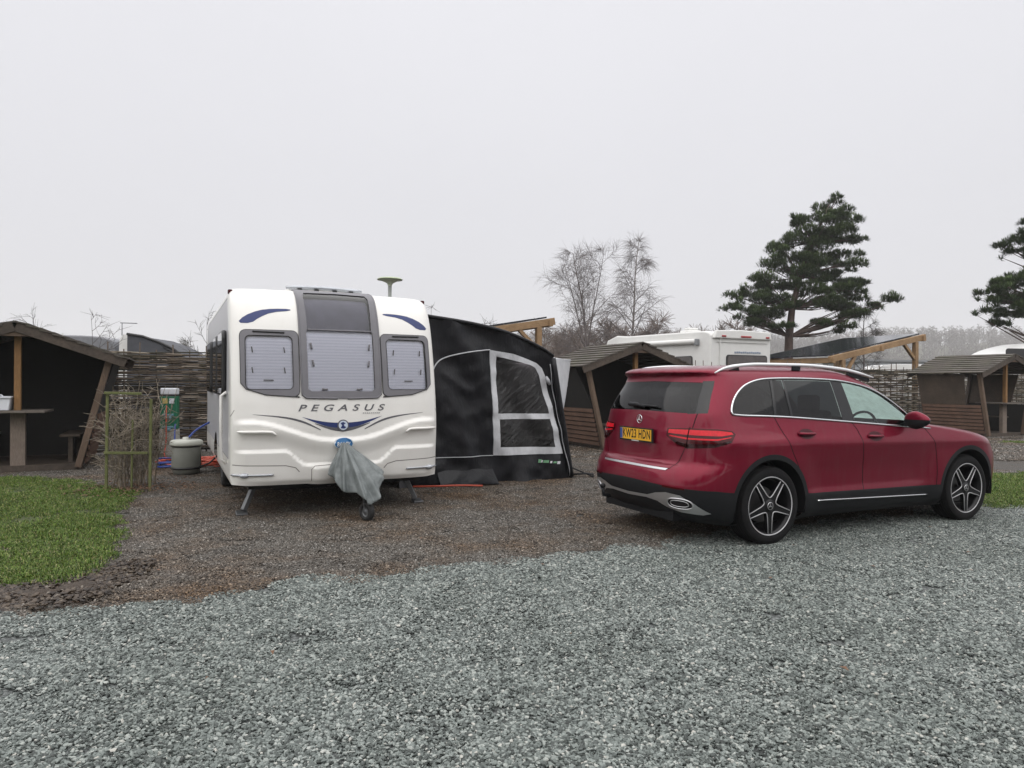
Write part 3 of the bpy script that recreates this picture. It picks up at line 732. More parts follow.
    for i in range(9): mb.prism([(.22 + i * .022, 1.112), (.234 + i * .022, 1.112), (.236 + i * .022, 1.120), (.222 + i * .022, 1.120)], .003, .005, lambda a, b, d: L.line([L.front(a, b)], d, 1)[0])
    mb.build('small_lettering', mid, van)
    def oval(cy, cz, ry, rz, n=32): return [(cy + ry * math.cos(2 * math.pi * i / n), cz + rz * math.sin(2 * math.pi * i / n)) for i in range(n)]
    sf = lambda h, z, d: L.line([L.front(abs(h), z)], d, 1 if h >= 0 else -1)[0]
    mb = MB(); mb.prism(oval(0, .985, .062, .062), .002, .012, sf); em = mb.build('emblem', mid, van)
    mb = MB(); mb.prism(oval(0, .985, .050, .050), .0125, .014, sf); mb.build('emblem_disc', mat('emblem_pale', (.55, .62, .72), .3), em)
    mb = MB(); mb.prism([(-.03, .955), (-.012, .985), (-.03, 1.01), (.0, 1.022), (.028, 1.005), (.005, .995), (.012, .975), (.035, .965), (.01, .95)], .0145, .016, sf); mb.build('emblem_mark', blue, em)
    mb = MB(); mb.prism(oval(0, .79, .105, .055), .012, .022, lambda a, b, d: sf(a, b, d)); bd = mb.build('badge', mat('badge_rim', (.75, .78, .80), .3), van)
    mb = MB(); mb.prism(oval(0, .79, .095, .046), .023, .026, sf); mb.build('badge_face', mat('badge_blue', (.015, .13, .32), .3), bd)
    vs, fs = text_mesh('BAILEY', 1, 0, .02, .1); letter(vs, fs, .788, .145, .04, mat('badge_white', (.8, .8, .8), .4), 'badge_lettering', bd, .028)
    # roof rails and hatch, chassis, drawbar, jockey wheel
    mb = MB()
    mb.tube([(-1.05, y, 2.60 + .012 * math.cos(y * 4)) for y in np.linspace(-.46, .46, 12)], [.02] + [.03] * 10 + [.02], 8); rr = mb.build('roof_rail', bpy.data.materials['headlamp_lens'], van)
    mb = MB(); mb.box((-1.5, 0, 2.585), (.75, .84, .07)); mb.build('roof_hatch', white, van, .02)
    for y in (-.30, -.10, .12, .32):
        mb = MB(); mb.box((-1.02, y, 2.572), (.04, .05, .04)); mb.build('rail_foot', black, rr)
    mb = MB(); mb.box((-2.7, 0, .38), (5.1, 1.9, .14)); mb.box((-2.75, 0, .30), (.14, 1.7, .14)); mb.box((-1.6, .3, .27), (1.2, .8, .12)); mb.box((-.9, -.35, .28), (.7, .6, .10)); mb.box((-4.2, .1, .27), (1.0, .9, .12)); mb.build('chassis', dark, van)  # lower boxes added under the floor to deepen the dark beneath the caravan
    mb = MB(); mb.bar((-.5, -.22, .41), (.22, .04, .40), .05, .06); mb.bar((-.5, .30, .41), (.22, .08, .40), .05, .06); mb.bar((.20, .06, .40), (.34, .09, .40), .05, .06); mb.build('drawbar', galv, van, .008)
    mb = MB(); mb.tube([(.44, .16, .16), (.42, .15, .36)], .024, 10); jw = mb.build('jockey_post', galv, van)
    Mw = Matrix.Translation((.46, .16, .10)) @ Matrix.Rotation(R(25), 4, 'Z') @ Matrix.Rotation(R(90), 4, 'X')
    mb = MB(); mb.lathe([(.055, -.03), (.09, -.03), (.10, -.015), (.10, .015), (.09, .03), (.055, .03)], 32, Mw, closed=True); mb.build('jockey_tyre', rubber, jw)
    mb = MB(); mb.lathe([(.058, -.025), (.05, -.01), (.02, -.02), (.0, -.02)], 24, Mw); mb.lathe([(.058, .025), (.05, .01), (.02, .03), (.0, .03)], 24, Mw)
    mb.bar((.46, .13, .10), (.44, .13, .25), .012, .03); mb.bar((.46, .205, .10), (.44, .205, .25), .012, .03); mb.build('jockey_hub', galv, jw)
    # grey cover thrown over the drawbar
    fab = NT('grey_cover_cloth'); a = fab.noise(fab.coord('Object'), 9, 6); fab.set(Base_Color=fab.ramp(a, [(.3, (.105, .12, .12)), (.7, (.185, .205, .205))]), Roughness=.55)
    fab.bump(fab.noise(fab.coord('Object', (1, 1, .5)), 22, 5), .5, .02)
    ring = [(.02, -.10, .52), (.14, -.16, .46), (.24, -.14, .42), (.30, -.06, .31), (.36, -.02, .29), (.45, .05, .30), (.56, .10, .24), (.60, .16, .19), (.55, .22, .20), (.50, .28, .30), (.40, .37, .42), (.26, .36, .47), (.08, .22, .55)]
    spl = pchip(range(len(ring)), [p[0] for p in ring]), pchip(range(len(ring)), [p[1] for p in ring]), pchip(range(len(ring)), [p[2] for p in ring])
    def cov(u, v):
        t = u * (len(ring) - 1); b = Vector((float(spl[0](t)), float(spl[1](t)), float(spl[2](t)))); a = Vector((.09 + .03 * math.sin(math.pi * u), -.03 + .06 * u, .80 - .015 * abs(u - .5)))
        p = a.lerp(b, v); o = Vector((.75, (u - .45) * 1.5, .10)).normalized()
        bul = .045 * math.sin(math.pi * min(1, v)) * math.sin(math.pi * u) ** .5
        tri = lambda x: 2 * abs(2 * (x - math.floor(x + .5))) - 1
        fold = .042 * v ** .8 * tri(u * 4.6 + .25 * v) + .020 * v * tri(u * 9.3 - .5 * v + .3)
        n = noise.noise(p * 8) * .022 * v + noise.noise(p * 22) * .006 * v
        return p + o * (bul + fold + n)
    mb = MB(); mb.grid(cov, 96, 34)
    tag(o := mb.build('hitch_cover', fab.m, None, solid=.004), 'grey rain cover draped over the caravan drawbar above its small wheel', 'cover')
    o.location = CV; o.rotation_euler = (0, 0, CA)
build_caravan()
# ------------------------------------------------------------------ black awning beside the caravan
GA = R(25.5); GU = Vector((math.cos(GA), math.sin(GA), 0)); GV = Vector((-math.sin(GA), math.cos(GA), 0))
def build_awning():
    A = Vector((-1.55, 9.62, 0)); D = 2.9
    cloth = NT('black_awning_cloth'); n1 = cloth.noise(cloth.coord('Object', (1.2, 1.2, .5)), 5, 6)
    cloth.set(Base_Color=cloth.ramp(n1, [(.3, (.0035, .004, .0055)), (.7, (.009, .0095, .0125))]), Roughness=.45, Specular_IOR_Level=.3); cloth.bump(n1, .4, .05); cloth = cloth.m
    pale = NT('pale_awning_cloth'); n2 = pale.noise(pale.coord('Object', (2, 2, 1)), 6, 5)
    pale.set(Base_Color=pale.ramp(n2, [(.3, (.44, .45, .47)), (.7, (.56, .57, .59))]), Roughness=.6); pale.bump(n2, .4, .03); pale = pale.m
    film = NT('clear_film'); film.n.remove(film.b)
    tr = film.new('ShaderNodeBsdfTransparent'); tr.inputs['Color'].default_value = (.30, .265, .275, 1)
    gl = film.new('ShaderNodeBsdfGlossy'); gl.inputs['Roughness'].default_value = .12
    fr = film.new('ShaderNodeFresnel'); fr.inputs['IOR'].default_value = 1.5
    v = film.coord('Object', (1, 1, 1), (0, R(42), 0)); mp = film.new('ShaderNodeMapping'); mp.inputs['Scale'].default_value = (.7, 1, 8); film.link(v, mp.inputs['Vector'])
    cr = film.noise(mp.outputs[0], 2.6, 5, .6)
    b = film.new('ShaderNodeBump'); b.inputs['Strength'].default_value = 1.; b.inputs['Distance'].default_value = .08; film.link(cr, b.inputs['Height'])
    film.link(b.outputs[0], gl.inputs['Normal']); film.link(b.outputs[0], fr.inputs['Normal'])
    mx = film.new('ShaderNodeMixShader'); film.link(fr.outputs[0], mx.inputs[0]); film.link(tr.outputs[0], mx.inputs[1]); film.link(gl.outputs[0], mx.inputs[2])
    wd = film.new('ShaderNodeBsdfDiffuse'); wd.inputs['Color'].default_value = (.45, .44, .45, 1); m2 = film.new('ShaderNodeMixShader')  # pale diffuse streaks painted in for sky glints on the creased film
    film.link(film.ramp(cr, [(.58, .0), (.598, .20), (.612, .0), (.68, .0), (.695, .10)]), m2.inputs[0]); film.link(mx.outputs[0], m2.inputs[1]); film.link(wd.outputs[0], m2.inputs[2]); film.link(m2.outputs[0], film.out.inputs['Surface']); film = film.m
    silver = mat('zip_grey', (.35, .36, .38), .5)
    aw = thing('awning', 'black fabric awning with a pale framed window fixed to the caravan', 'awning', A, GA)
    topz = pchip([0, .415, .894, 1.522, 2.016, 2.271, 2.41], [2.43, 2.38, 2.33, 2.225, 2.065, 1.95, 1.862])
    top = [(s, float(topz(s))) for s in np.linspace(0, 2.41, 16)]
    outline = [(0, .0), (1.0, .01), (2.74, .0)] + top[::-1]
    rnd = lambda p: smooth_poly(p, 1)
    up = [(1.495, 1.01), (2.335, 1.0), (2.185, 1.583), (2.12, 1.69), (2.02, 1.735), (1.785, 1.785), (1.495, 1.85)]
    lo = [(1.52, .925), (2.355, .918), (2.445, .49), (1.535, .515)]
    fra = [(1.38, 1.945), (1.44, .395), (2.58, .385), (2.30, 1.547), (2.235, 1.69), (2.144, 1.76), (1.999, 1.812), (1.734, 1.89)]
    def wr(s, z):     # slack cloth: folds that hang from the upper corner and sag over the skirt
        k = .030 * math.sin(9 * s + 4.2 * z + 2 * noise.noise(Vector((s * 1.4, z * 1.2, 3)))) + .060 * noise.noise(Vector((s * 1.8, z * .9, 8))) + .010 * noise.noise(Vector((s * 7, z * 3, 2)))
        k += .016 * noise.noise(Vector((s * 5 + z * 5, z * 4 - s * 3, 2))) + .05 * abs(noise.noise(Vector((s * 2.6 + z * 1.8, z * 2.2 - s, 21)))) ** .7
        if z < .4: k += .03 * (1 - z / .4) * math.sin(5 * s + 3 * noise.noise(Vector((s * 3, z * 3, 1)))) - .05 * (1 - z / .4)
        e = min(1, (2.75 - s) * 4) if s > 2.3 else 1
        return k * e
    V, T = cdt_panels(outline, [('film_lo', lo), ('film_up', up), ('frame', fra)], .05, .05)
    def panel(key, name, m, par=aw, t0=0., off=0., flat=1.):
        tt = T[key]; idx = np.unique(tt); re = {int(k): i for i, k in enumerate(idx)}
        mb = MB(); mb.add([(V[i, 0], t0 + flat * wr(V[i, 0], V[i, 1]) - off, V[i, 1]) for i in idx], [tuple(re[int(i)] for i in f) for f in tt], True); return mb.build(name, m, par)
    wall = panel('rest', 'side_wall', cloth); wf = panel('frame', 'window_frame', pale, off=.006)
    panel('film_up', 'window_pane', film, wf); panel('film_lo', 'window_pane', film, wf)
    MB().add([(V[i, 0], D, V[i, 1]) for i in range(len(V))], [tuple(int(i) for i in f) for k in T for f in T[k]], True).build('far_wall', cloth, aw)
    # roof: pale cloth with a dark hem along the near edge, drooping out beyond the front panel
    rs = [(s, z) for s, z in top] + [(2.52, 1.835), (2.64, 1.80)]
    def roof(u, v):
        k = u * (len(rs) - 1); i = min(int(k), len(rs) - 2); f = k - i; s = rs[i][0] * (1 - f) + rs[i + 1][0] * f; z = rs[i][1] * (1 - f) + rs[i + 1][1] * f
        t = v * D; e = math.sin(math.pi * v) ** .5
        if s > 2.41: s = 2.41 + (s - 2.41) * min(1, v * 11) * 2.2
        return Vector((s, t, z + .012 + .02 * e - .03 * math.sin(math.pi * u) * e))
    mb = MB(); mb.grid(roof, 40, 50); mb.build('roof', pale, aw)
    mb = MB(); mb.tube([(s, -.004, z + .008) for s, z in top], .026, 8); mb.build('roof_hem', cloth, aw)
    # front panel bulges outward between its two corner poles
    def front(z0, z1, bl):
        def f(u, v):
            z = z0 + (z1 - z0) * v; s = 2.75 - (2.75 - 2.41) * (z / 1.86); t = u * D
            return Vector((s + bl * max(0., (z - .70) / 1.1) ** .75 * (min(1, u * 11) * .8 + .35 * math.sin(math.pi * u)) * min(1, 11 * (1 - u)) + .012 * noise.noise(Vector((t * 2, z * 2, 5))), t, z))
        return f
    mb = MB(); mb.grid(front(.0, .55, .5), 60, 8); mb.build('front_skirt', cloth, aw)
    mb = MB(); mb.grid(front(.55, 1.84, .5), 60, 16); mb.build('front_panel', pale, aw)
    mb = MB(); mb.tube([(2.41 + .34 * (1 - z / 1.86) - .02, -.018, z) for z in np.linspace(1.84, .02, 12)], .045, 10); mb.build('corner_pole', cloth, aw)
    mb = MB(); mb.tube([(2.41 + .34 * (1 - z / 1.86) - .10 + .03 * (1.86 - z) / 1.86, -.035 + wr(2.5, z), z) for z in np.linspace(1.75, .05, 24)], .006, 6); mb.build('zip', silver, aw)
    pp = smooth_poly([(.42, 1.2), (.46, 1.58), (.533, 1.735), (.697, 1.83), (1.032, 1.905), (1.378, 1.945)], 2, False)
    mb = MB(); mb.tube([(s, wr(s, z) - .008, z) for s, z in densify(pp, .05, False)], .010, 6); mb.build('piping', pale, aw)
    mb = MB(); mb.tube([(s, wr(s, z) - .008, z) for s, z in densify([(0, .40), (1.44, .395)], .05, False)], .006, 6); mb.build('piping', pale, aw)
    mb = MB(); mb.tube([(s, wr(s, z) - .008, z) for s, z in densify(fra[:1] + [(1.41, 1.2), (1.44, .395)], .05, False)], .006, 6); mb.build('zip', silver, aw)
    # rolled tie on the window edge
    mb = MB(); mb.tube([(2.27, -.03, 1.56), (2.29, -.05, 1.50), (2.33, -.04, 1.44)], [.02, .035, .02], 8); mb.build('toggle', silver, aw)
    # maker's mark, too small to read in the photo: slanted pale green and white strokes
    mb = MB()
    for i, (a, b, h) in enumerate(((2.16, .05, .05), (2.20, .03, .035), (2.24, .08, .04), (2.34, .03, .03), (2.39, .05, .025), (2.45, .05, .04))):
        z = .285 - (a - 2.16) * .10; mb.cur = 0 if i % 2 == 0 else 1
        mb.prism([(a, z - h / 2), (a + b, z - h / 2), (a + b + .012, z + h / 2), (a + .012, z + h / 2)], 0, .004, lambda s, q, d: Vector((s, wr(s, q) - .012 - d, q)))
    mb.build('logo', [mat('logo_green', (.12, .28, .15), .5), pale], aw)
    mb = MB(); mb.grid(lambda u, v: Vector((.55 + .85 * u, -.02 - .30 * v * (.6 + .4 * u) + .03 * math.sin(9 * u) * v, .18 * (1 - v) ** 1.5 + .018 + .02 * abs(math.sin(7 * u + 3 * v)))), 20, 12); mb.build('mud_flap', cloth, aw)
    mb = MB(); mb.tube([(2.70, -.02, .18), (2.88, -.06, .10), (3.06, -.10, .02)], .012, 6); mb.tube([(2.76, -.02, .06), (2.95, -.10, .07), (3.10, -.05, .05), (3.06, -.12, .01)], .015, 6); mb.build('peg_strap', cloth, aw)
build_awning()
# ------------------------------------------------------------------ ground: one great sheet, gravel road and pitch laid over it
def P2(s, t, o=(0, 0)): return (o[0] + GU.x * s + GV.x * t, o[1] + GU.y * s + GV.y * t)
ROAD0 = np.array((-2.62, 4.60))                     # a point of the road's far edge, which runs along GU
def road_t(x, y):                                   # metres beyond the road's far edge (negative on the road)
    return (x - ROAD0[0]) * GV.x + (y - ROAD0[1]) * GV.y
def along(x, y): return (x - ROAD0[0]) * GU.x + (y - ROAD0[1]) * GU.y
def wob(x, y, f=1.3, k=0): return noise.noise(Vector((x * f, y * f, 11 + k)))
# lawn beside the shelter: right edge runs along GV from the road
LAWN = [(-3.7, 4.42), (-3.15, 4.86), (-3.26, 5.6), (-3.60, 6.4), (-3.95, 7.0), (-4.38, 7.8), (-4.80, 8.8), (-4.98, 9.15), (-5.35, 9.35), (-6.2, 10.0), (-7.3, 10.35), (-9.5, 10.3), (-12, 9.3), (-16, 7.6), (-16, -1.2)]
VERGE = [(5.75, 8.28), (6.5, 8.62), (8.5, 9.6), (11, 10.9), (16, 13.2), (15.3, 14.8), (10.5, 12.55), (8.05, 11.35), (7.1, 10.95), (6.2, 10.35), (5.5, 9.4)]
VERGE2 = [(12.4, 17.9), (14.5, 18.8), (18, 20.4), (18, 19.4), (15, 17.9), (13.2, 17.2)]
def inpoly(poly, x, y): return bool(inside(poly, np.array([(x, y)]))[0])
MUD = [(-6.2, 2.9), (-3.3, 4.36), (-2.72, 4.72), (-2.80, 5.5), (-3.05, 5.45), (-3.2, 5.02), (-3.6, 4.82), (-4.0, 5.0), (-4.15, 5.75), (-4.4, 6.25), (-5.2, 6.3), (-5.4, 5.3), (-4.7, 4.7), (-6.4, 3.9)]
def build_ground():
    # far sheet
    n = NT('field_earth'); a = n.noise(n.wpos(), .35, 6); b = n.noise(n.wpos(), 6, 6, .7)
    c = n.ramp(a, [(.35, (.075, .062, .045)), (.65, (.085, .095, .04))]); c = n.mix(n.ramp(b, [(.3, 0.), (.8, .5)]), c, (.04, .036, .028)); n.set(Base_Color=c, Roughness=.95); n.bump(b, .5, .05)
    mb = MB(); mb.add([(-900, -300, -.012), (900, -300, -.012), (900, 1500, -.012), (-900, 1500, -.012)], [(0, 1, 2, 3)])
    tag(mb.build('ground', n.m), 'damp bare earth field stretching away behind the site', 'ground', kind='structure')
    def gravel_mat(name, lo, hi, tint, sc):
        n = NT(name); w = n.wpos()
        vo = n.new('ShaderNodeTexVoronoi'); vo.inputs['Scale'].default_value = sc; vo.inputs['Randomness'].default_value = 1; n.link(w, vo.inputs['Vector'])
        sp = n.new('ShaderNodeSeparateColor'); n.link(vo.outputs['Color'], sp.inputs[0])
        c = n.mix(sp.outputs[0], lo, hi); q = n.noise(w, .55, 6, .65); q2 = n.noise(w, 3.1, 5, .7)
        c = n.mix(n.ramp(q, [(.42, 0.), (.66, .6)]), c, tint)
        c = n.mix(n.ramp(q2, [(.4, 0.), (.75, .45)]), c, tuple(x * .45 for x in lo))
        d = n.ramp(vo.outputs['Distance'], [(.35, 0.), (.75, .7)]); c = n.mix(d, c, tuple(x * .3 for x in lo))
        h = n.math('SUBTRACT', 1., vo.outputs['Distance']); n.set(Base_Color=c, Roughness=.8); n.bump(h, .9, .012); return n.m
    pitch_m = gravel_mat('pitch_gravel_bed', (.038, .035, .031), (.115, .106, .094), (.085, .058, .032), 62)
    road_m = gravel_mat('road_gravel_bed', (.055, .062, .060), (.20, .215, .21), (.13, .14, .13), 45)
    # pitch sheet: from the road to beyond the fence
    def sheet(name, pts, z, m, label):
        mb = MB(); mb.add([(x, y, z) for x, y in pts], [tuple(range(len(pts)))]); return tag(mb.build(name, m), label, 'ground', kind='structure')
    sheet('pitch_gravel', [P2(-14, -.2, ROAD0), P2(60, -.2, ROAD0), P2(60, 30, ROAD0), P2(-14, 30, ROAD0)], -.006, pitch_m, 'dark brownish gravel pitch under the caravan and shelters')
    edge = [(P2(s, .10 * wob(s, 0, 1.1) + .05 * wob(s, 3, 4), ROAD0)) for s in np.linspace(-30, 60, 240)]
    sheet('road', [P2(60, -40, ROAD0)][:0] + edge + [P2(60, -30, ROAD0), P2(-30, -30, ROAD0)], -.002, road_m, 'site road of loose blue grey slate chippings')
    # lawn soil, verge soil and the churned mud by the road, slightly proud and uneven
    soil = NT('lawn_soil'); a = soil.noise(soil.wpos(), 5, 6, .7); soil.set(Base_Color=soil.ramp(a, [(.3, (.028, .034, .012)), (.7, (.060, .075, .022))]), Roughness=.95); soil.bump(a, .6, .03)
    mudm = NT('mud'); a = mudm.noise(mudm.wpos(), 4, 7, .7); b = mudm.noise(mudm.wpos((1, 1, 1)), 22, 4, .7)
    c = mudm.ramp(a, [(.3, (.016, .011, .007)), (.7, (.052, .035, .022))]); c = mudm.mix(mudm.ramp(b, [(.5, 0.), (.8, .5)]), c, (.085, .062, .042)); mudm.set(Base_Color=c, Roughness=.75); mudm.bump(a, 1., .06)
    def patch(name, poly, z, m, label, hump=.03, st=.12):
        p = [(x + .09 * wob(x, y, 2.2), y + .09 * wob(x, y, 2.2, 5)) for x, y in densify(smooth_poly(poly, 1), .08)]
        V, T = cdt_panels(p, [], st, .3); pb = np.array(p); mb = MB()
        for q in V:
            d = np.hypot(*(pb - q).T).min(); mb.v.append((q[0], q[1], z + hump * min(1, d / .25) * (.6 + .4 * noise.noise(Vector((q[0] * 2.5, q[1] * 2.5, 0))) + (1.0 if name == 'mud' else 0) * (noise.noise(Vector((q[0] * 6, q[1] * 6, 4))) + .5 * noise.noise(Vector((q[0] * 14, q[1] * 14, 9)))))))
        for f in T['rest']: mb.f.append(tuple(int(i) for i in f)); mb.sm.append(True); mb.mi.append(0)
        return tag(mb.build(name, m), label, 'ground', kind='structure')
    patch('lawn', LAWN, .0, soil.m, 'damp soil under the lawn in front of the shelter', .03, .16)
    patch('verge', VERGE, .0, soil.m, 'soil under the strip of grass beyond the red car', .03, .2)
    patch('verge', VERGE2, .0, soil.m, 'soil under the far strip of grass by the distant shelter', .03, .3)
    patch('mud', MUD, -.006, mudm.m, 'churned brown mud with tyre marks at the lawn corner', .045, .05)
build_ground()

# ---- loose stones: clusters of a couple of hundred chippings, instanced over the road and the pitch
def stone_mat(name, stops, tint, tint_amt, far=None):
    n = NT(name); at = n.new('ShaderNodeAttribute'); at.attribute_name = 'tone'; at.attribute_type = 'GEOMETRY'
    c = n.ramp(at.outputs['Fac'], stops); q = n.noise(n.wpos(), .75, 6, .68)
    c = n.mix(n.ramp(q, [(.44, 0.), (.66, tint_amt)]), c, tint, 'MULTIPLY')
    n.set(Base_Color=c, Roughness=.55); n.b.inputs['Specular IOR Level'].default_value = .45; return n.m
PROTO = bpy.data.collections.new('scatter_sources')
def stone_cluster(rad, size, count, m, coll, seed, flat=.55):
    rng = np.random.default_rng(seed); ph = (1 + 5 ** .5) / 2
    ico = np.array([(-1, ph, 0), (1, ph, 0), (-1, -ph, 0), (1, -ph, 0), (0, -1, ph), (0, 1, ph), (0, -1, -ph), (0, 1, -ph), (ph, 0, -1), (ph, 0, 1), (-ph, 0, -1), (-ph, 0, 1)]) / 1.9
    fc = np.array([(0, 11, 5), (0, 5, 1), (0, 1, 7), (0, 7, 10), (0, 10, 11), (1, 5, 9), (5, 11, 4), (11, 10, 2), (10, 7, 6), (7, 1, 8), (3, 9, 4), (3, 4, 2), (3, 2, 6), (3, 6, 8), (3, 8, 9), (4, 9, 5), (2, 4, 11), (6, 2, 10), (8, 6, 7), (9, 8, 1)])
    v, f, tone = [], [], []
    for i in range(count):
        r = rad * math.sqrt(rng.random()); t = rng.random() * 2 * math.pi; s = size * (.55 + .8 * rng.random() ** 1.5)
        q = ico * (1 + rng.uniform(-.28, .28, (12, 1))) * np.array((1.25, .85, flat)) * s
        M = np.array(Matrix.Rotation(rng.random() * 6.28, 3, 'Z') @ Matrix.Rotation(rng.normal() * .38, 3, 'X') @ Matrix.Rotation(rng.normal() * .38, 3, 'Y'))
        q = q @ M.T + np.array((r * math.cos(t), r * math.sin(t), s * .30 + rng.random() * size * .75)); b = len(v)
        v += [tuple(p) for p in q]; f += [tuple(k + b for k in c) for c in fc]; tone += [rng.random()] * 20
    me = bpy.data.meshes.new('stones'); me.from_pydata(v, [], f); me.materials.append(m)
    me.attributes.new('tone', 'FLOAT', 'FACE').data.foreach_set('value', tone)
    o = bpy.data.objects.new('stones', me); coll.objects.link(o); return o
def scatter(name, pts, coll, label, cat, smin=.85, smax=1.15, tilt=0.):
    me = bpy.data.meshes.new(name); me.from_pydata([tuple(p) for p in pts], [], []); o = bpy.data.objects.new(name, me); COL.objects.link(o)
    g = bpy.data.node_groups.new(name + '_scatter', 'GeometryNodeTree'); g.is_modifier = True
    g.interface.new_socket('Geometry', in_out='INPUT', socket_type='NodeSocketGeometry'); g.interface.new_socket('Geometry', in_out='OUTPUT', socket_type='NodeSocketGeometry')
    N = g.nodes; i, u = N.new('NodeGroupInput'), N.new('NodeGroupOutput'); io = N.new('GeometryNodeInstanceOnPoints'); ci = N.new('GeometryNodeCollectionInfo')
    ci.inputs['Collection'].default_value = coll; ci.inputs['Separate Children'].default_value = True; ci.inputs['Reset Children'].default_value = True
    io.inputs['Pick Instance'].default_value = True
    rv = N.new('FunctionNodeRandomValue'); rv.data_type = 'FLOAT_VECTOR'; rv.inputs[0].default_value = (-tilt, -tilt, 0); rv.inputs[1].default_value = (tilt, tilt, 6.283)
    rs = N.new('FunctionNodeRandomValue'); rs.data_type = 'FLOAT'; rs.inputs[2].default_value = smin; rs.inputs[3].default_value = smax
    g.links.new(i.outputs[0], io.inputs['Points']); g.links.new(ci.outputs[0], io.inputs['Instance']); g.links.new(rv.outputs[0], io.inputs['Rotation']); g.links.new(rs.outputs[1], io.inputs['Scale']); g.links.new(io.outputs[0], u.inputs[0])
    o.modifiers.new('scatter', 'NODES').node_group = g
    return tag(o, label, cat, kind='stuff')
def build_stones():
    road = stone_mat('slate_chippings', [(.0, (.024, .029, .026)), (.35, (.096, .112, .104)), (.75, (.200, .226, .211)), (.95, (.320, .342, .318)), (1., (.43, .42, .38))], (.72, .74, .72), .8)
    dk = stone_mat('pitch_stones', [(.0, (.030, .026, .021)), (.4, (.064, .055, .045)), (.8, (.112, .099, .083)), (.96, (.20, .19, .17)), (1., (.34, .33, .31))], (.90, .60, .34), .95)
    cr, cd, cdn = (bpy.data.collections.new(x) for x in ('road_clusters', 'pitch_clusters', 'pitch_far_clusters'))
    for k in range(7): stone_cluster(.19, .0088, 780, road, cr, 100 + k)
    for k in range(7): stone_cluster(.19, .0074, 800, dk, cd, 200 + k)
    cm = bpy.data.collections.new('mud_clusters')
    clod = stone_mat('mud_clods', [(.0, (.014, .009, .006)), (.5, (.036, .024, .015)), (.9, (.070, .050, .033)), (1., (.16, .14, .115))], (.9, .8, .6), .7)
    for k in range(5): stone_cluster(.17, .016, 150, clod, cm, 500 + k, .5)
    for k in range(4): stone_cluster(.34, .018, 300, dk, cdn, 300 + k)
    rng = np.random.default_rng(5); pr, pd, pf = [], [], []
    st = .215
    for i in range(-50, 62):
        for j in range(-24, 66):
            x, y = P2(i * st + rng.uniform(-.1, .1), j * st + rng.uniform(-.1, .1), ROAD0)
            if y < 1.7 or abs(x) > y * .80 + 1.2: continue
            t = road_t(x, y) - .10 * wob(along(x, y), 0, 1.1) - .05 * wob(along(x, y), 3, 4)
            if t < -.08 + rng.normal() * .05:
                if inpoly(MUD, x, y) or inpoly(LAWN, x, y): continue
                pr.append((x, y, rng.uniform(-.006, .004)))
            elif y < 14.5:
                if inpoly(MUD, x, y) or inpoly(LAWN, x, y) or inpoly(VERGE, x, y): continue
                pd.append((x, y, rng.uniform(-.008, .002)))
                if t < .5 and rng.random() < .25 * (1 - t / .5): pr.append((x, y, -.012))
    for i in range(-20, 60):
        for j in range(0, 60):
            x, y = P2(i * .45 + rng.uniform(-.2, .2), j * .45 + rng.uniform(-.2, .2), ROAD0)
            if y < 13.8 or y > 24 or abs(x) > y * .8 + 1.5 or x < -4 or inpoly(VERGE2, x, y) or inpoly(VERGE, x, y): continue
            pf.append((x, y, rng.uniform(-.008, .0)))
    pm = []
    for k in range(520):
        x, y = rng.uniform(-7, -2.6), rng.uniform(3.2, 6.8)
        if inpoly(MUD, x, y) and road_t(x, y) > -.15: pm.append((x, y, .004 + .03 * wob(x, y, 2.6, 31)))
    scatter('mud_crumbs', pm, cm, 'crumbled dark mud and clods at the corner of the lawn', 'mud')
    scatter('slate_gravel', pr, cr, 'loose blue grey slate chippings covering the road in front', 'gravel')
    scatter('pitch_stones', pd, cd, 'small dark brown stones covering the pitch round the caravan', 'gravel')
    scatter('far_stones', pf, cdn, 'small brown stones covering the ground round the far shelters', 'gravel')
build_stones()

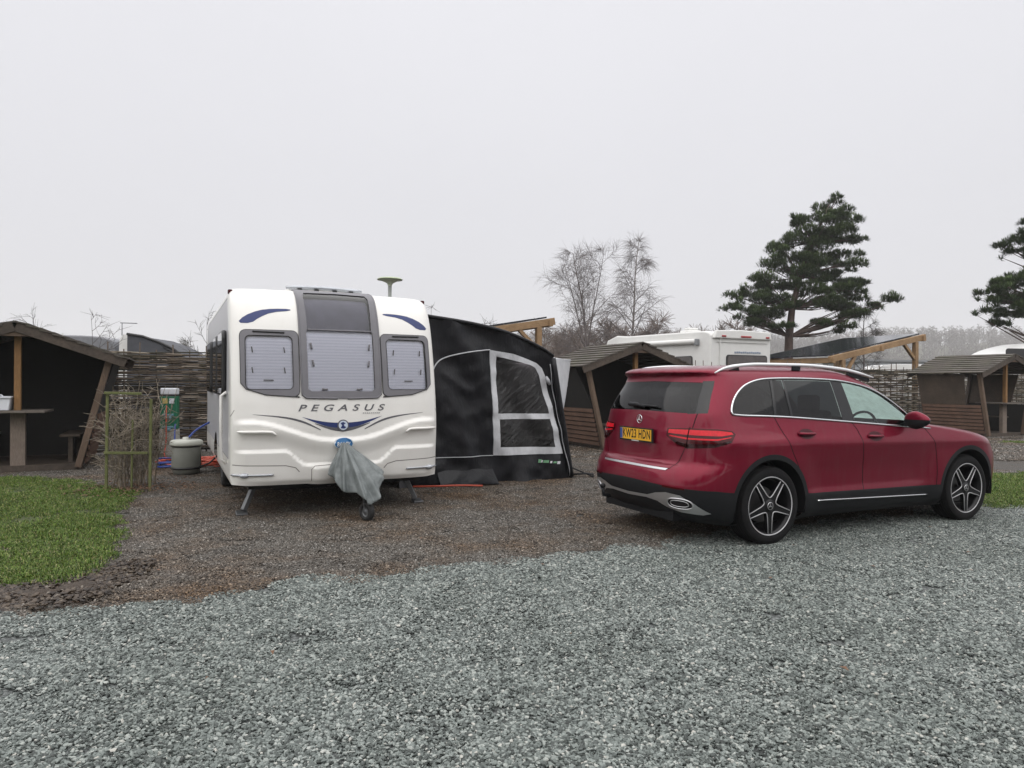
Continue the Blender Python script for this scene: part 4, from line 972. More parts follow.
# ---- grass: clumps of bent blades
def build_grass():
    m = NT('grass_blades'); at = m.new('ShaderNodeAttribute'); at.attribute_name = 'tone'; at.attribute_type = 'GEOMETRY'
    c = m.ramp(at.outputs['Fac'], [(0., (.032, .055, .009)), (.45, (.080, .142, .018)), (.8, (.145, .222, .034)), (.92, (.26, .25, .10)), (1., (.30, .26, .14))])
    q = m.noise(m.wpos(), 1.4, 5, .65); c = m.mix(m.ramp(q, [(.4, 0.), (.68, .8)]), c, (.72, .80, .45), 'MULTIPLY'); m.set(Base_Color=c, Roughness=.55)
    m.b.inputs['Specular IOR Level'].default_value = .3
    cg = bpy.data.collections.new('grass_clumps')
    for k in range(6):
        rng = np.random.default_rng(400 + k); v, f, tone = [], [], []
        for i in range(170):
            r = .13 * math.sqrt(rng.random()); t = rng.random() * 6.28; b = np.array((r * math.cos(t), r * math.sin(t), 0)); a = rng.random() * 6.28; d = np.array((math.cos(a), math.sin(a), 0)); s = np.array((-d[1], d[0], 0))
            h = rng.uniform(.008, .028); l = h * rng.uniform(.3, 1.3); w = rng.uniform(.0016, .003); k0 = len(v)
            v += [b - s * w, b + s * w, b + d * l * .4 + s * w * .8 + np.array((0, 0, h * .7)), b + d * l * .4 - s * w * .8 + np.array((0, 0, h * .7)), b + d * l + np.array((0, 0, h * rng.uniform(.6, 1.05)))]
            f += [(k0, k0 + 1, k0 + 2, k0 + 3), (k0 + 3, k0 + 2, k0 + 4)]; tone += [rng.random()] * 2
        me = bpy.data.meshes.new('blades'); me.from_pydata([tuple(p) for p in v], [], f); me.materials.append(m.m); me.attributes.new('tone', 'FLOAT', 'FACE').data.foreach_set('value', tone)
        cg.objects.link(bpy.data.objects.new('blades', me))
    rng = np.random.default_rng(9)
    def pts(poly, d, zs=.022, hole=None):
        P = np.array(poly); lo, hi = P.min(0), P.max(0); n = int((hi - lo).prod() * d); q = rng.uniform(lo, hi, (n, 2)); q = q[inside(poly, q)]; o = []
        for x, y in q:
            if y < 2 or abs(x) > y * .82 + 1.5: continue
            w_ = wob(x, y, 1.2, 3)
            if hole and inpoly(hole, x + .15 * wob(x, y, 3), y + .15 * wob(x, y, 3, 7)) and not (w_ > -.06 and rng.random() < .9) and rng.random() > .06: continue
            if wob(x, y, 2.7, 21) < -.38 and rng.random() < .8: continue
            o.append((x, y, zs))
        return o
    scatter('lawn_grass', pts(LAWN, 130, hole=MUD), cg, 'damp green grass on the lawn before the timber shelter', 'grass', .7, 1.35, .15)
    scatter('verge_grass', pts(VERGE, 80) + pts(VERGE2, 40), cg, 'bright green grass on the strips beyond the red car', 'grass', .8, 1.5, .15)
build_grass()
# ------------------------------------------------------------------ timber shelters
OLD = wood('weathered_shelter_boards', (.038, .028, .021), (.095, .072, .054), (1, 7, 1))
OLDV = wood('weathered_shelter_uprights', (.040, .029, .021), (.10, .073, .052), (5, 5, .6))
DARKB = wood('shaded_inner_boards', (.0045, .004, .0035), (.012, .010, .0085), (.5, .5, 7))  # near-black colour holds the shade inside the shelters
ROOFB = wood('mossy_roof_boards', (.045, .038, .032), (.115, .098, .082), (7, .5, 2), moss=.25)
WALLB = wood('brown_wall_boards', (.062, .034, .022), (.165, .092, .060), (1, .6, 8))
POSTB = wood('orange_pine_post', (.17, .085, .028), (.32, .175, .065), (6, 6, .5))
BRACE = wood('brown_leaning_post', (.085, .056, .038), (.175, .118, .080), (6, 6, .7))
TABLEB = wood('grey_table_boards', (.075, .062, .052), (.19, .165, .14), (.6, 7, 4))
NEWB = wood('fresh_larch_timber', (.20, .118, .055), (.40, .26, .135), (.6, 6, 6))
NEWV = wood('fresh_larch_post', (.19, .112, .052), (.37, .24, .125), (6, 6, .6))
SB, SE, SD, ZA, ZE = .82, 1.48, 1.75, 2.34, 1.80        # half base, half eave, depth, apex and eave height
def shelter(name, label, loc, rz, open_back=False, zs=1., table=True, walls=1):
    t = thing(name, label, 'shelter', loc, rz, 'timber shelters round the pitch')
    ZA_, ZE_ = ZA * zs, ZE * zs; rnd = random.Random(hash(label) % 1000 if False else len(label))
    mb = MB()
    for k in range(int(SD / .14)): mb.box((0, .10 + k * .14, .075), (2 * SB + .1, .132, .05))
    mb.box((0, .02, .055), (2 * SB + .14, .06, .11)); mb.box((0, SD, .055), (2 * SB + .14, .06, .11)); mb.build('floor', OLD, t)
    # roof: overlapping boards that run along the ridge
    for sg in (-1, 1):
        mb = MB(); a = Vector((sg * .0, 0, ZA_)); b = Vector((sg * SE, 0, ZE_)); d = (b - a).normalized(); ang = math.atan2(d.z, d.x); n = 9; L = (b - a).length + .06
        for k in range(n):
            c = a + d * (L * (k + .5) / n); ov = 1.18
            mb.box((c.x, SD / 2 - .05 + rnd.uniform(-.02, .02), c.z + .040), (L / n * ov, SD + .48, .024), Matrix.Rotation(-(ang + sg * .15), 3, 'Y'))
        mb.build('roof_slope', ROOFB, t)
        for y in (-.26, SD + .16):
            m2 = MB(); m2.bar((sg * .012, y, ZA_ - .055), (sg * (SE + .03), y, ZE_ - .055), .03, .15); m2.build('barge_board', OLD, t, .006)
        # leaning corner posts, front and back, and the low boarded wall between them
        for y in (-.03, SD - .02):
            m2 = MB(); m2.bar((sg * SB, y, .05), (sg * (SE - .22), y, ZE_ + .02), .095, .095, (0, 1, 0)); m2.build('leaning_post', BRACE if y < 0.5 else OLDV, t, .008)
        lean = (SE - .22 - SB) / (ZE_ - .03)
        mb = MB(); n = 8; hw = .92 if walls else .2
        for k in range(n):
            z = .10 + (k + .5) * (hw - .10) / n; x = sg * (SB + .07 + lean * (z - .05))
            mb.box((x, SD / 2, z), (.022, SD - .04, (hw - .1) / n - .020), Matrix.Rotation(sg * (math.atan(lean) - .20), 3, 'Y'))
        sw = mb.build('low_wall', WALLB, t); m2 = MB(); bx = lambda z: sg * (SB + .045 + lean * (z - .05)); m2.add([(bx(.1), .03, .1), (bx(.1), SD - .04, .1), (bx(hw), SD - .04, hw), (bx(hw), .03, hw)], [(0, 1, 2, 3)]); m2.build('gap_backing', DARKB, sw)  # dark sheet added behind the boards so their gaps read as shadow lines
        if not open_back:
            mb = MB(); x = lambda z: sg * (SB + .05 + lean * (z - .05)); mb.add([(x(hw), .0, hw), (x(hw), SD, hw), (x(ZE_), SD, ZE_), (x(ZE_), .35, ZE_)], [(0, 1, 2, 3)]); mb.build('side_infill', DARKB, t, solid=.02)  # dark sheet stands in for the shaded interior behind the open side
        else:
            mb = MB(); x = lambda z: sg * (SB + .05 + lean * (z - .05)); mb.add([(x(hw), .45, hw), (x(hw), SD, hw), (x(ZE_), SD, ZE_), (x(ZE_), .35, ZE_)], [(0, 1, 2, 3)]); mb.build('side_infill', OLDV, t, solid=.02)
        mb = MB(); mb.box((sg * .66, SD / 2 + .1, .54), (.30, SD - .5, .04)); mb.box((sg * .66, .46, .30), (.07, .05, .46)); mb.box((sg * .66, SD - .2, .30), (.07, .05, .46)); mb.build('bench', OLD, t, .005)
    mb = MB(); mb.prism([(-.30, ZA_ - .20), (.30, ZA_ - .20), (.02, ZA_ - .08), (-.02, ZA_ - .08)], -.03, .0, lambda a, b, d: Vector((a, d - .22, b))); mb.build('gable_board', BRACE, t)
    hb = .95 if open_back else ZE_
    mb = MB(); lean = (SE - .22 - SB) / (ZE_ - .03); w0, w1 = SB + .04, SB + .04 + lean * (hb - .05)
    if open_back: mb.prism([(-w0, .1), (w0, .1), (w1, hb), (-w1, hb)], SD + .0, SD + .03, lambda a, b, d: Vector((a, d, b)))
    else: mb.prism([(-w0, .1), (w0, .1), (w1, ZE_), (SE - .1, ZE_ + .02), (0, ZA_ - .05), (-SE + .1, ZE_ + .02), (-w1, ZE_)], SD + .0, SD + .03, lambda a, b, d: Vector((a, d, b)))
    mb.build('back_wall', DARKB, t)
    if open_back:
        mb = MB(); mb.bar((0, SD - .02, .1), (0, SD - .02, ZA_ - .1), .08, .08, (0, 1, 0)); mb.build('back_post', OLDV, t)
    mb = MB(); mb.bar((0, .0, ZA_ - .06), (0, .0, .98 if table else .1), .09, .09, (0, 1, 0)); mb.build('centre_post', POSTB, t, .006)
    mb = MB(); mb.bar((0, -.2, ZA_ - .10), (0, SD + .1, ZA_ - .10), .06, .10); mb.build('ridge_beam', OLD, t)
    if table:
        mb = MB()
        for k in range(6): mb.box((0, -.22 + .15 * k, .965), (.80, .142, .035))
        tb = mb.build('table', TABLEB, t, .005)
        mb = MB(); mb.box((.0, .05, .52), (.20, .10, .86)); mb.build('pedestal', wood('worn_pedestal', (.13, .10, .08), (.27, .215, .175), (5, 5, .6)) if 'worn_pedestal' not in bpy.data.materials else bpy.data.materials['worn_pedestal'], tb, .006)
    return t
shelter('timber_shelter', 'dark timber shelter on the lawn with a table and an orange centre post', (-7.80, 11.05, 0), GA, zs=1.0)
shelter('timber_shelter', 'brown timber shelter between the black awning and the red car', (2.74, 15.58, 0), GA, table=False)
shelter('timber_shelter', 'low timber shelter with open back and reddish board wall beyond the car bonnet', (14.16, 20.1, 0), GA, open_back=True)
# white tub on the shelter's table
tub = thing('tub', 'white lidded tub standing on the shelter table', 'tub', (-8.02, 10.93, .985), GA)
WHITEP = mat('white_plastic', (.62, .64, .68), .4, var=.05)
mb = MB(); mb.prism([(-.155, 0), (.155, 0), (.175, .19), (-.175, .19)], -.12, .12, lambda a, b, d: Vector((a, d, b))); mb.build('tub_body', WHITEP, tub, .012)
mb = MB(); mb.box((0, 0, .205), (.38, .28, .03)); mb.tube([(-.06, 0, .22), (-.04, 0, .24), (.04, 0, .24), (.06, 0, .22)], .012, 6); mb.build('lid', WHITEP, tub, .006)

# ------------------------------------------------------------------ woven hurdle fences
def weave_mat():
    n = NT('woven_hazel'); at = n.new('ShaderNodeAttribute'); at.attribute_name = 'tone'; q = n.noise(n.coord('Object', (3, 3, 25)), 3, 4)
    c = n.ramp(at.outputs['Fac'], [(0., (.018, .014, .010)), (.4, (.064, .046, .031)), (.75, (.155, .12, .088)), (1., (.34, .29, .235))])
    c = n.mix(n.ramp(n.noise(n.wpos(), 1.1, 5, .7), [(.45, 0.), (.7, .55)]), c, (.07, .075, .03)); c = n.mix(n.ramp(q, [(.3, .5), (.6, 0.)]), c, (.02, .016, .012)); n.set(Base_Color=c, Roughness=.85); return n.m
WEAVE = weave_mat()
def fence(label, p0, p1, seed, h=2.05):
    rng = random.Random(seed); a, b = Vector((*p0, 0)), Vector((*p1, 0)); L = (b - a).length; ang = math.atan2((b - a).y, (b - a).x)
    t = thing('woven_fence', label, 'fence', a, ang, 'woven hurdle fences')
    sp = .30; n = int(L / sp); mb = MB(); tones = []
    top = h
    for k in range(n + 1):
        m2 = MB(); hh = top + .04 + (rng.uniform(.05, .22) if k % 2 == 0 or rng.random() < .4 else 0); r = rng.uniform(.013, .021); x = k * sp + rng.uniform(-.03, .03)
        m2.tube([(x, 0, 0), (x + rng.uniform(-.02, .02), 0, hh * .6), (x + rng.uniform(-.05, .05), rng.uniform(-.02, .02), hh)], [r * 1.1, r, r * .8], 6)
        if k <= 95: m2.build('stake', OLDV, t)
    # rods: each runs a few stakes in and out, ends overlap
    row = 0; z = .05
    while z < top:
        x = -rng.uniform(0, 1.5)
        while x < L:
            ln = rng.uniform(1.1, 2.4); x0, x1 = max(0, x), min(L, x + ln); r = rng.uniform(.012, .019)
            if x1 - x0 > .1:
                m = max(3, int((x1 - x0) / .10)); pts = []
                zz = z + rng.uniform(-.012, .012); tilt = rng.uniform(-.012, .012); sag = rng.uniform(-.02, .02) + .035 * math.sin(x * .9 + seed)
                for i in range(m + 1):
                    q = x0 + (x1 - x0) * i / m; pts.append((q, .026 * math.cos(math.pi * q / sp + math.pi * row), zz + tilt * (q - x0) + sag * math.sin(math.pi * i / m) * .4 + (.02 * math.sin(q * .8) if z > top - .1 else 0)))
                k0 = len(mb.f); mb.tube(pts, [r, r * .75], 5, True); tn = min(1, max(0, rng.gauss(.45, .34))); tones += [tn] * (len(mb.f) - k0)
            x += ln * rng.uniform(.8, .95)
        z += rng.uniform(.017, .024); row += 1
    o = mb.build('weave', WEAVE, t); o.data.attributes.new('tone', 'FLOAT', 'FACE').data.foreach_set('value', tones)
F0 = np.array((-6.7, 14.35))
fence('woven hazel fence standing behind the lawn shelter and the green supply post', P2(-6.2, 0, F0), P2(4.4, 0, F0), 3)
fence('woven hazel fence running behind the red car and the far shelters', P2(6.6, 0, F0), P2(32, 0, F0), 8, 1.98)

# ------------------------------------------------------------------ supply post, waste barrel, hoses
sp_ = thing('supply_post', 'green site supply post with white lamp head on a grey concrete base', 'supply post', (-6.72, 13.75, 0), R(12))
CONC = mat('grey_concrete', (.36, .35, .32), .85, var=.18, scale=9, bump=.2); GREEN = mat('green_post_paint', (.010, .125, .065), .4, var=.1)
mb = MB(); mb.prism([(-.165, 0), (.165, 0), (.155, .52), (-.155, .52)], -.13, .13, lambda a, b, d: Vector((a, d, b))); mb.build('concrete_base', CONC, sp_, .01)
mb = MB(); mb.box((0, 0, .84), (.31, .20, .64)); pb = mb.build('post_body', GREEN, sp_, .012)
mb = MB(); mb.box((0, 0, 1.255), (.30, .21, .13)); mb.build('lamp_head', WHITEP, sp_, .02)
mb = MB(); mb.box((0, 0, 1.17), (.26, .19, .03)); mb.build('lamp_collar', mat('dark_collar', (.02, .02, .02), .5), sp_)
for i, (x, z, w, h, m) in enumerate(((-.06, 1.07, .09, .10, mat('sticker_yellow', (.45, .36, .12), .6)), (.06, 1.07, .09, .10, WHITEP))):
    mb = MB(); mb.box((x, -.104, z), (w, .006, h)); mb.build('notice', m, pb)
for z in (.80, .56):
    mb = MB(); mb.box((0, -.125, z), (.20, .06, .035)); mb.ball((.02, -.125, z - .05), (.045, .04, .05)); mb.build('socket', mat('socket_blue', (.12, .25, .30), .5) if 'socket_blue' not in bpy.data.materials else bpy.data.materials['socket_blue'], pb, .006)
ORANGE = mat('orange_cable', (.42, .060, .028), .5, var=.15); BLUE = mat('blue_hose', (.016, .045, .24), .4, var=.15)
mb = MB(); mb.tube(smooth_poly([(-6.70, 13.58, .98), (-6.67, 13.50, .70), (-6.66, 13.50, .25), (-6.62, 13.3, .03), (-6.3, 12.9, .02), (-5.9, 12.3, .02), (-5.45, 11.9, .03)], 3, False), .012, 6)
rng = random.Random(4)
for cx, cy in ((-5.75, 12.35), (-5.15, 12.15), (-5.35, 12.55)):
    mb.tube([(cx + (.42 + rng.uniform(-.09, .09)) * math.cos(a), cy + (.36 + rng.uniform(-.09, .09)) * math.sin(a), .02 + .012 * (i % 9) * .5 + rng.uniform(0, .02)) for i, a in enumerate(np.linspace(0, 6.28 * 6, 120))], .012, 6)
tag(mb.build('hook_up_cable', ORANGE), 'orange hook up cable coiled on the ground behind the waste barrel', 'cable')
mb = MB(); mb.tube(smooth_poly([(-6.55, 13.62, .62), (-6.48, 13.45, .35), (-6.35, 13.2, .06), (-6.15, 12.6, .03), (-5.95, 11.9, .05), (-5.72, 11.4, .10)], 3, False), .014, 6)
mb.tube([(-5.62 + (.20) * math.cos(a), 11.55 + .22 * math.sin(a), .02 + .004 * i) for i, a in enumerate(np.linspace(0, 6.28 * 2.5, 40))], .014, 6)
mb.tube(smooth_poly([(-5.05, 10.95, .58), (-4.98, 11.05, .70), (-4.80, 11.3, .84), (-4.72, 11.75, .92), (-4.95, 12.0, .95)], 3, False), .016, 6)
tag(mb.build('water_hose', BLUE), 'blue water hose arching from the waste barrel to the caravan side', 'hose')
br = thing('waste_barrel', 'grey plastic water barrel with pale lid on the gravel by the caravan', 'barrel', (-5.10, 10.98, 0))
GP = mat('grey_barrel_plastic', (.20, .205, .18), .5, var=.1); LP = mat('pale_barrel_lid', (.44, .45, .40), .45, var=.08)
mb = MB(); mb.lathe([(0, .01), (.185, .01), (.19, .06), (.205, .09), (.215, .13), (.212, .40), (.205, .45), (0, .45)], 40); mb.build('barrel_body', GP, br)
mb = MB(); mb.lathe([(.19, .45), (.235, .455), (.242, .47), (.24, .505), (.225, .53), (.20, .54), (.06, .545), (.055, .58), (0, .585)], 40); mb.build('lid', LP, br)
mb = MB(); mb.lathe([(.212, .09), (.235, .10), (.238, .115), (.214, .125)], 40); mb.lathe([(.206, .435), (.226, .44), (.226, .455)], 40); mb.build('barrel_band', mat('black_barrel_band', (.015, .015, .016), .5), br)
mb = MB(); mb.tube([(.19, -.03, .11), (.34, .05, .17), (.40, .3, .30), (.36, .55, .33)], .014, 6); mb.build('barrel_handle', bpy.data.materials['black_barrel_band'], br)
# red cable just seen under the awning skirt
mb = MB(); mb.tube(smooth_poly([(-1.35, 9.60, .03), (-1.0, 9.52, .05), (-.7, 9.62, .05), (-.4, 9.72, .03)], 2, False), .014, 6); tag(mb.build('hook_up_cable', ORANGE), 'red cable lying under the black awning skirt', 'cable')

# ------------------------------------------------------------------ lichen-green trellis with twiggy shrub
LICH = wood('lichen_green_rail', (.085, .095, .032), (.185, .20, .070), (6, 6, 1), moss=.5)
tr = thing('trellis', 'lichen green timber frame with wire at the corner of the lawn', 'trellis', (-5.28, 9.12, 0), R(14))
for x, h in ((0, 1.30), (.52, 1.22), (.30, .95)):
    mb = MB(); mb.bar((x, 0, 0), (x + .01, 0, h), .034 if x != .30 else .022, .032, (0, 1, 0)); mb.build('post', LICH, tr, .006)
for z, x1 in ((1.30, .42), (.52, .50)):
    mb = MB(); mb.bar((-.02, -.03, z), (x1, -.03, z - .01), .03, .035, (0, 0, 1)); mb.build('rail', LICH, tr, .005)
mb = MB()
for k in range(1, 9): mb.tube([(.06 * k, .02, .05), (.06 * k, .02, 1.2)], .0012, 4)
for k in range(1, 16): mb.tube([(0, .02, .08 * k), (.52, .02, .08 * k)], .0012, 4)
mb.build('wire_netting', mat('rusty_wire', (.06, .055, .05), .6, .5), tr)

# ------------------------------------------------------------------ solar canopies of fresh timber beyond the fence
def panel_mat():
    n = NT('solar_cells'); b = n.new('ShaderNodeTexBrick'); b.inputs['Scale'].default_value = 1; b.offset = 0; b.inputs['Brick Width'].default_value = 1.0; b.inputs['Row Height'].default_value = 1.6; b.inputs['Mortar Size'].default_value = .012
    b.inputs['Color1'].default_value = (.010, .012, .018, 1); b.inputs['Color2'].default_value = (.013, .014, .020, 1); b.inputs['Mortar'].default_value = (.12, .12, .13, 1); n.link(n.coord('Object'), b.inputs['Vector'])
    n.set(Base_Color=b.outputs[0], Roughness=.12); return n.m
SOLAR = panel_mat()
def canopy(label, low, L, D, z0, z1, grp):
    """sloped roof: low edge at x=0, high edge at x=L, running back D"""
    t = thing('solar_canopy', label, 'canopy', (*low, 0), GA, grp)
    sl = (z1 - z0) / L
    for y in (0, D):
        mb = MB(); mb.bar((-.25, y, z0 - .25 * sl), (L + .15, y, z1 + .15 * sl), .12, .20); mb.build('rafter', NEWB, t, .008)
        for x in (.35, L - .35):
            z = z0 + sl * x; mb = MB(); mb.bar((x, y, 0), (x, y, z - .1), .15, .15, (0, 1, 0)); mb.build('post', NEWV, t, .008)
            d = -1 if x > 1 else 1; mb = MB(); mb.bar((x, y, z - .75), (x + d * .6, y, z + d * .6 * sl - .1), .10, .10, (0, 1, 0)); mb.build('brace', NEWV, t, .006)
    for x in (-.15, L * .5, L):
        mb = MB(); mb.bar((x, -.12, z0 + sl * x - .04), (x, D + .1, z0 + sl * x - .04), .12, .18); mb.build('purlin', NEWB, t, .008)
    mb = MB(); f = lambda x, y, d: Vector((x, y, z0 + sl * x + .12 + d)); mb.prism([(-.3, .06), (L - .06, .06), (L - .06, D - .06), (-.3, D - .06)], 0, .045, f); mb.build('solar_panel', SOLAR, t)
canopy('solar canopy on fresh timber posts behind the fence above the car roof', (10.65, 23.1), 4.4, 3.3, 2.34, 3.17, 'solar canopies')
canopy('fresh timber canopy showing its high end over the black awning', (1.10 - 4.45 * GU.x, 19.9 - 4.45 * GU.y), 4.4, 3.3, 2.42, 3.20, 'solar canopies')

# ------------------------------------------------------------------ lamp post
lp = thing('street_lamp', 'slim site lamp with a flat pale green disc head rising behind the caravan', 'lamp', (-2.98, 17.0, 0))
POST = mat('lamp_post_grey', (.30, .32, .30), .5, var=.1)
mb = MB(); mb.tube([(0, 0, 0), (0, 0, 3.80)], [.05, .045], 12); mb.build('pole', POST, lp)
mb = MB(); mb.lathe([(.045, 3.80), (.07, 3.86), (.18, 3.915), (.27, 3.94), (.0, 3.945)], 28); mb.build('lamp_glass', mat('lamp_bowl', (.58, .64, .50), .25), lp)
mb = MB(); mb.lathe([(.21, 3.936), (.30, 3.940), (.31, 3.955), (.26, 3.985), (.12, 4.005), (0, 4.01)], 28); mb.build('lamp_cover', mat('lamp_green_cover', (.36, .42, .28), .5, var=.3), lp)
# ------------------------------------------------------------------ vehicles beyond the fence
VW = mat('motorhome_white', (.66, .66, .64), .35, var=.04, coat=.3); VG = glass('dark_vehicle_glass', (.05, .05, .055), .03); VGrey = mat('vehicle_grey_trim', (.20, .21, .22), .5); VBlack = mat('vehicle_black_trim', (.015, .015, .016), .5); VRed = mat('red_marker', (.32, .02, .02), .3)
def motorhome():
    t = thing('motorhome', 'white coachbuilt motorhome with a rolled awning standing behind the fence', 'motorhome', (6.08, 21.5, 0), GA)
    # local x: across the rear (0..2.4), local y: towards the cab (0..6)
    W, Lm, Ht = 2.5, 4.4, 3.08
    mb = MB(); prof = [(0, .45), (0, Ht - .12), (.05, Ht - .02), (.3, Ht + .04), (Lm, Ht + .10), (Lm + .7, Ht + .16), (Lm + 1.3, Ht + .02), (Lm + 1.55, Ht - .35), (Lm + 1.5, Ht - .8), (Lm + .6, Ht - .95), (Lm + .2, 1.9), (Lm + .1, .45)]
    mb.prism(smooth_poly(prof[1:7] + prof[7:], 0) + [prof[0]], 0, W, lambda a, b, d: Vector((d, a, b))); mb.build('body', VW, t, .05)
    mb = MB(); mb.prism([(Lm + .1, .4), (Lm + .1, 2.0), (Lm + .9, 1.95), (Lm + 1.5, 1.3), (Lm + 2.1, 1.1), (Lm + 2.2, .5)], .12, W - .12, lambda a, b, d: Vector((d, a, b))); mb.build('cab', VW, t, .05)
    mb = MB(); mb.prism([(Lm + .98, 1.85), (Lm + 1.46, 1.33), (Lm + 1.46, 1.30), (Lm + .90, 1.85)], .25, W - .25, lambda a, b, d: Vector((d, a + .03, b + .03))); mb.build('windscreen', VG, t)
    def win(x, y, w, h, z, side, name='window'):
        m = MB(); r = .09; q = smooth_poly([(-w / 2, -h / 2), (w / 2, -h / 2), (w / 2, h / 2), (-w / 2, h / 2)], 0); q = [(a, b) for cx, cz, s in ((w / 2 - r, h / 2 - r, 0), (-w / 2 + r, h / 2 - r, 90), (-w / 2 + r, -h / 2 + r, 180), (w / 2 - r, -h / 2 + r, 270)) for a, b in [(cx + r * math.cos(R(s + k * 22.5)), cz + r * math.sin(R(s + k * 22.5))) for k in range(5)]]
        f = (lambda a, b, d: Vector((x + a, -d, z + b))) if side == 'rear' else (lambda a, b, d: Vector((-d, y - a, z + b)))
        m.prism([(a * 1.05, b * 1.09) for a, b in q], .003, .02, f); fr = m.build(name, VBlack, t)
        m = MB(); m.prism(q, .021, .035, f); m.build('pane', mat('curtained_pane', (.085, .075, .072), .15, var=.25) if 'curtained_pane' not in bpy.data.materials else bpy.data.materials['curtained_pane'], fr)
    win(1.48, 0, 1.62, .78, 1.96, 'rear'); win(0, 1.25, .85, .62, 2.02, 'side'); win(0, 5.0, .34, .40, 2.72, 'side'); win(0, 3.2, .9, .6, 1.9, 'side')
    mb = MB(); mb.prism([(.08, Ht - .2), (W - .04, Ht - .2), (W - .10, Ht + .04), (1.2, Ht + .08), (.16, Ht + .04)], -.02, .10, lambda a, b, d: Vector((a, -d, b))); mb.build('rear_cap', VW, t, .03)
    mb = MB(); mb.box((.36, -.035, 2.5), (.02, .03, 1.0)); mb.box((1.3, -.03, Ht - .30), (2.1, .02, .02)); mb.build('rear_moulding', VW, t)
    for x, w in ((.45, .16), (1.35, .42), (2.25, .14)):
        m = MB(); m.box((x, -.115, Ht - .13), (w, .03, .05)); m.build('marker_lamp', VRed, t, .008)
    mb = MB()
    for k in range(13): mb.box((1.0 + k * .085, -.012, 2.46 + .004 * (k % 3)), (.062, .012, .055))
    mb.build('faded_stripe', mat('faded_blue_grey', (.25, .30, .38), .5), t)
    mb = MB(); mb.tube([(-.10, .55, Ht - .28), (-.10, 4.9, Ht - .22)], .085, 12); aw = mb.build('rolled_awning', VW, t)
    mb = MB(); mb.box((-.05, .55, Ht - .3), (.2, .12, .2)); mb.build('awning_end', VGrey, aw, .02)
    mb = MB(); mb.ball((-.04, 2.6, 2.42), (.04, .06, .06)); mb.build('side_light', mat('cream_lens', (.5, .45, .25), .4), t)
    mb = MB(); mb.box((.9, 2.0, Ht + .14), (.5, .5, .10)); mb.box((1.0, 2.1, Ht + .25), (.4, .25, .08)); mb.build('roof_vent', VW, t, .03)
    for y in (1.2, Lm + 1.5):
        for x in (.12, W - .12):
            M = Matrix.Translation((x, y, .34)) @ Matrix.Rotation(R(90), 4, 'Y'); m = MB(); m.lathe([(0, -.1), (.22, -.1), (.34, -.08), (.34, .08), (.22, .1), (0, .1)], 24, M); m.build('wheel', VBlack, t)
motorhome()
def rounded_van(name, label, cat, loc, rz, L, W, H, m, wins, grp=None, nose=.9):
    t = thing(name, label, cat, loc, rz, grp)
    prof = smooth_poly([(0, .4), (-.02, H * .55), (nose * .35, H * .86), (nose, H * .985), (L * .5, H), (L - .25, H * .99), (L, H * .9), (L, .4)], 2)
    mb = MB(); mb.prism(prof, 0, W, lambda a, b, d: Vector((a, d, b))); mb.build('body', m, t, .04)
    for x, z, w, h in wins:
        r = .1; q = [(a, b) for cx, cz, s in ((w / 2 - r, h / 2 - r, 0), (-w / 2 + r, h / 2 - r, 90), (-w / 2 + r, -h / 2 + r, 180), (w / 2 - r, -h / 2 + r, 270)) for a, b in [(cx + r * math.cos(R(s + k * 22.5)), cz + r * math.sin(R(s + k * 22.5))) for k in range(5)]]
        mm = MB(); mm.prism(q, .003, .03, lambda a, b, d: Vector((x + a, -d, z + b))); mm.build('window', VBlack, t)
    for x in (L * .25, L * .72):
        M = Matrix.Translation((x, .05, .33)) @ Matrix.Rotation(R(90), 4, 'X'); mm = MB(); mm.lathe([(0, -.1), (.33, -.08), (.33, .08), (0, .1)], 20, M); mm.build('wheel', VBlack, t)
    return t
c2 = rounded_van('caravan', 'white caravan with a domed front half seen behind the far shelter', 'caravan', (18.75, 27.3, 0), R(8), 6.2, 2.2, 3.25, VW, [(1.1, 2.72, 1.1, .42), (3.2, 2.0, 1.2, .6)], nose=2.3)
mb = MB(); mb.box((3.9, -.02, 2.93), (2.6, .02, .03)); mb.box((3.9, -.02, 2.80), (2.6, .02, .02)); mb.build('side_stripe', VGrey, c2)
rounded_van('camper_van', 'low white van roof glimpsed over the fence below the solar canopy', 'van', (23.5, 46, 0), R(3), 4.6, 1.9, 2.86, VW, [(1.4, 2.2, 1., .4)])
bl = thing('shed_building', 'long pale grey flat roofed building far beyond the fence', 'building', (33, 58, 0), R(10))
mb = MB(); mb.box((8, 3, 1.7), (24, 6, 3.4)); mb.build('wall', mat('pale_sheet_wall', (.36, .38, .41), .6), bl)
mb = MB(); mb.box((8, 3, 3.48), (24.5, 6.5, .16)); mb.build('roof', VGrey, bl)
# left: grey camper and a dark tent behind the lawn shelter
gv = rounded_van('camper_van', 'grey curved camper roof rising behind the lawn shelter', 'van', (-15.1, 19.2, 0), R(1), 4.2, 2.0, 2.72, mat('camper_grey', (.17, .175, .19), .4, coat=.4), [(2.9, 2.1, 1.6, .5)], nose=.5)
mb = MB(); mb.box((2.75, -.03, 2.3), (.05, .02, .9)); mb.build('door_edge', VW, gv)
wp = thing('camper_door', 'upright white camper door panel beside the dark tent', 'door panel', (-10.78, 19.2, 0), R(4))
mb = MB(); mb.prism(smooth_poly([(0, .3), (.26, .3), (.25, 2.6), (.22, 2.74), (.08, 2.72), (-.02, 2.5)], 1), 0, .12, lambda a, b, d: Vector((a, d, b))); mb.build('panel', VW, wp)
mb = MB(); mb.tube([(.05, .05, 2.7), (.05, .05, 3.05)], .012, 6); mb.tube([(.0, .05, 3.05), (.45, .05, 3.04)], .014, 6); mb.build('aerial', VGrey, wp)
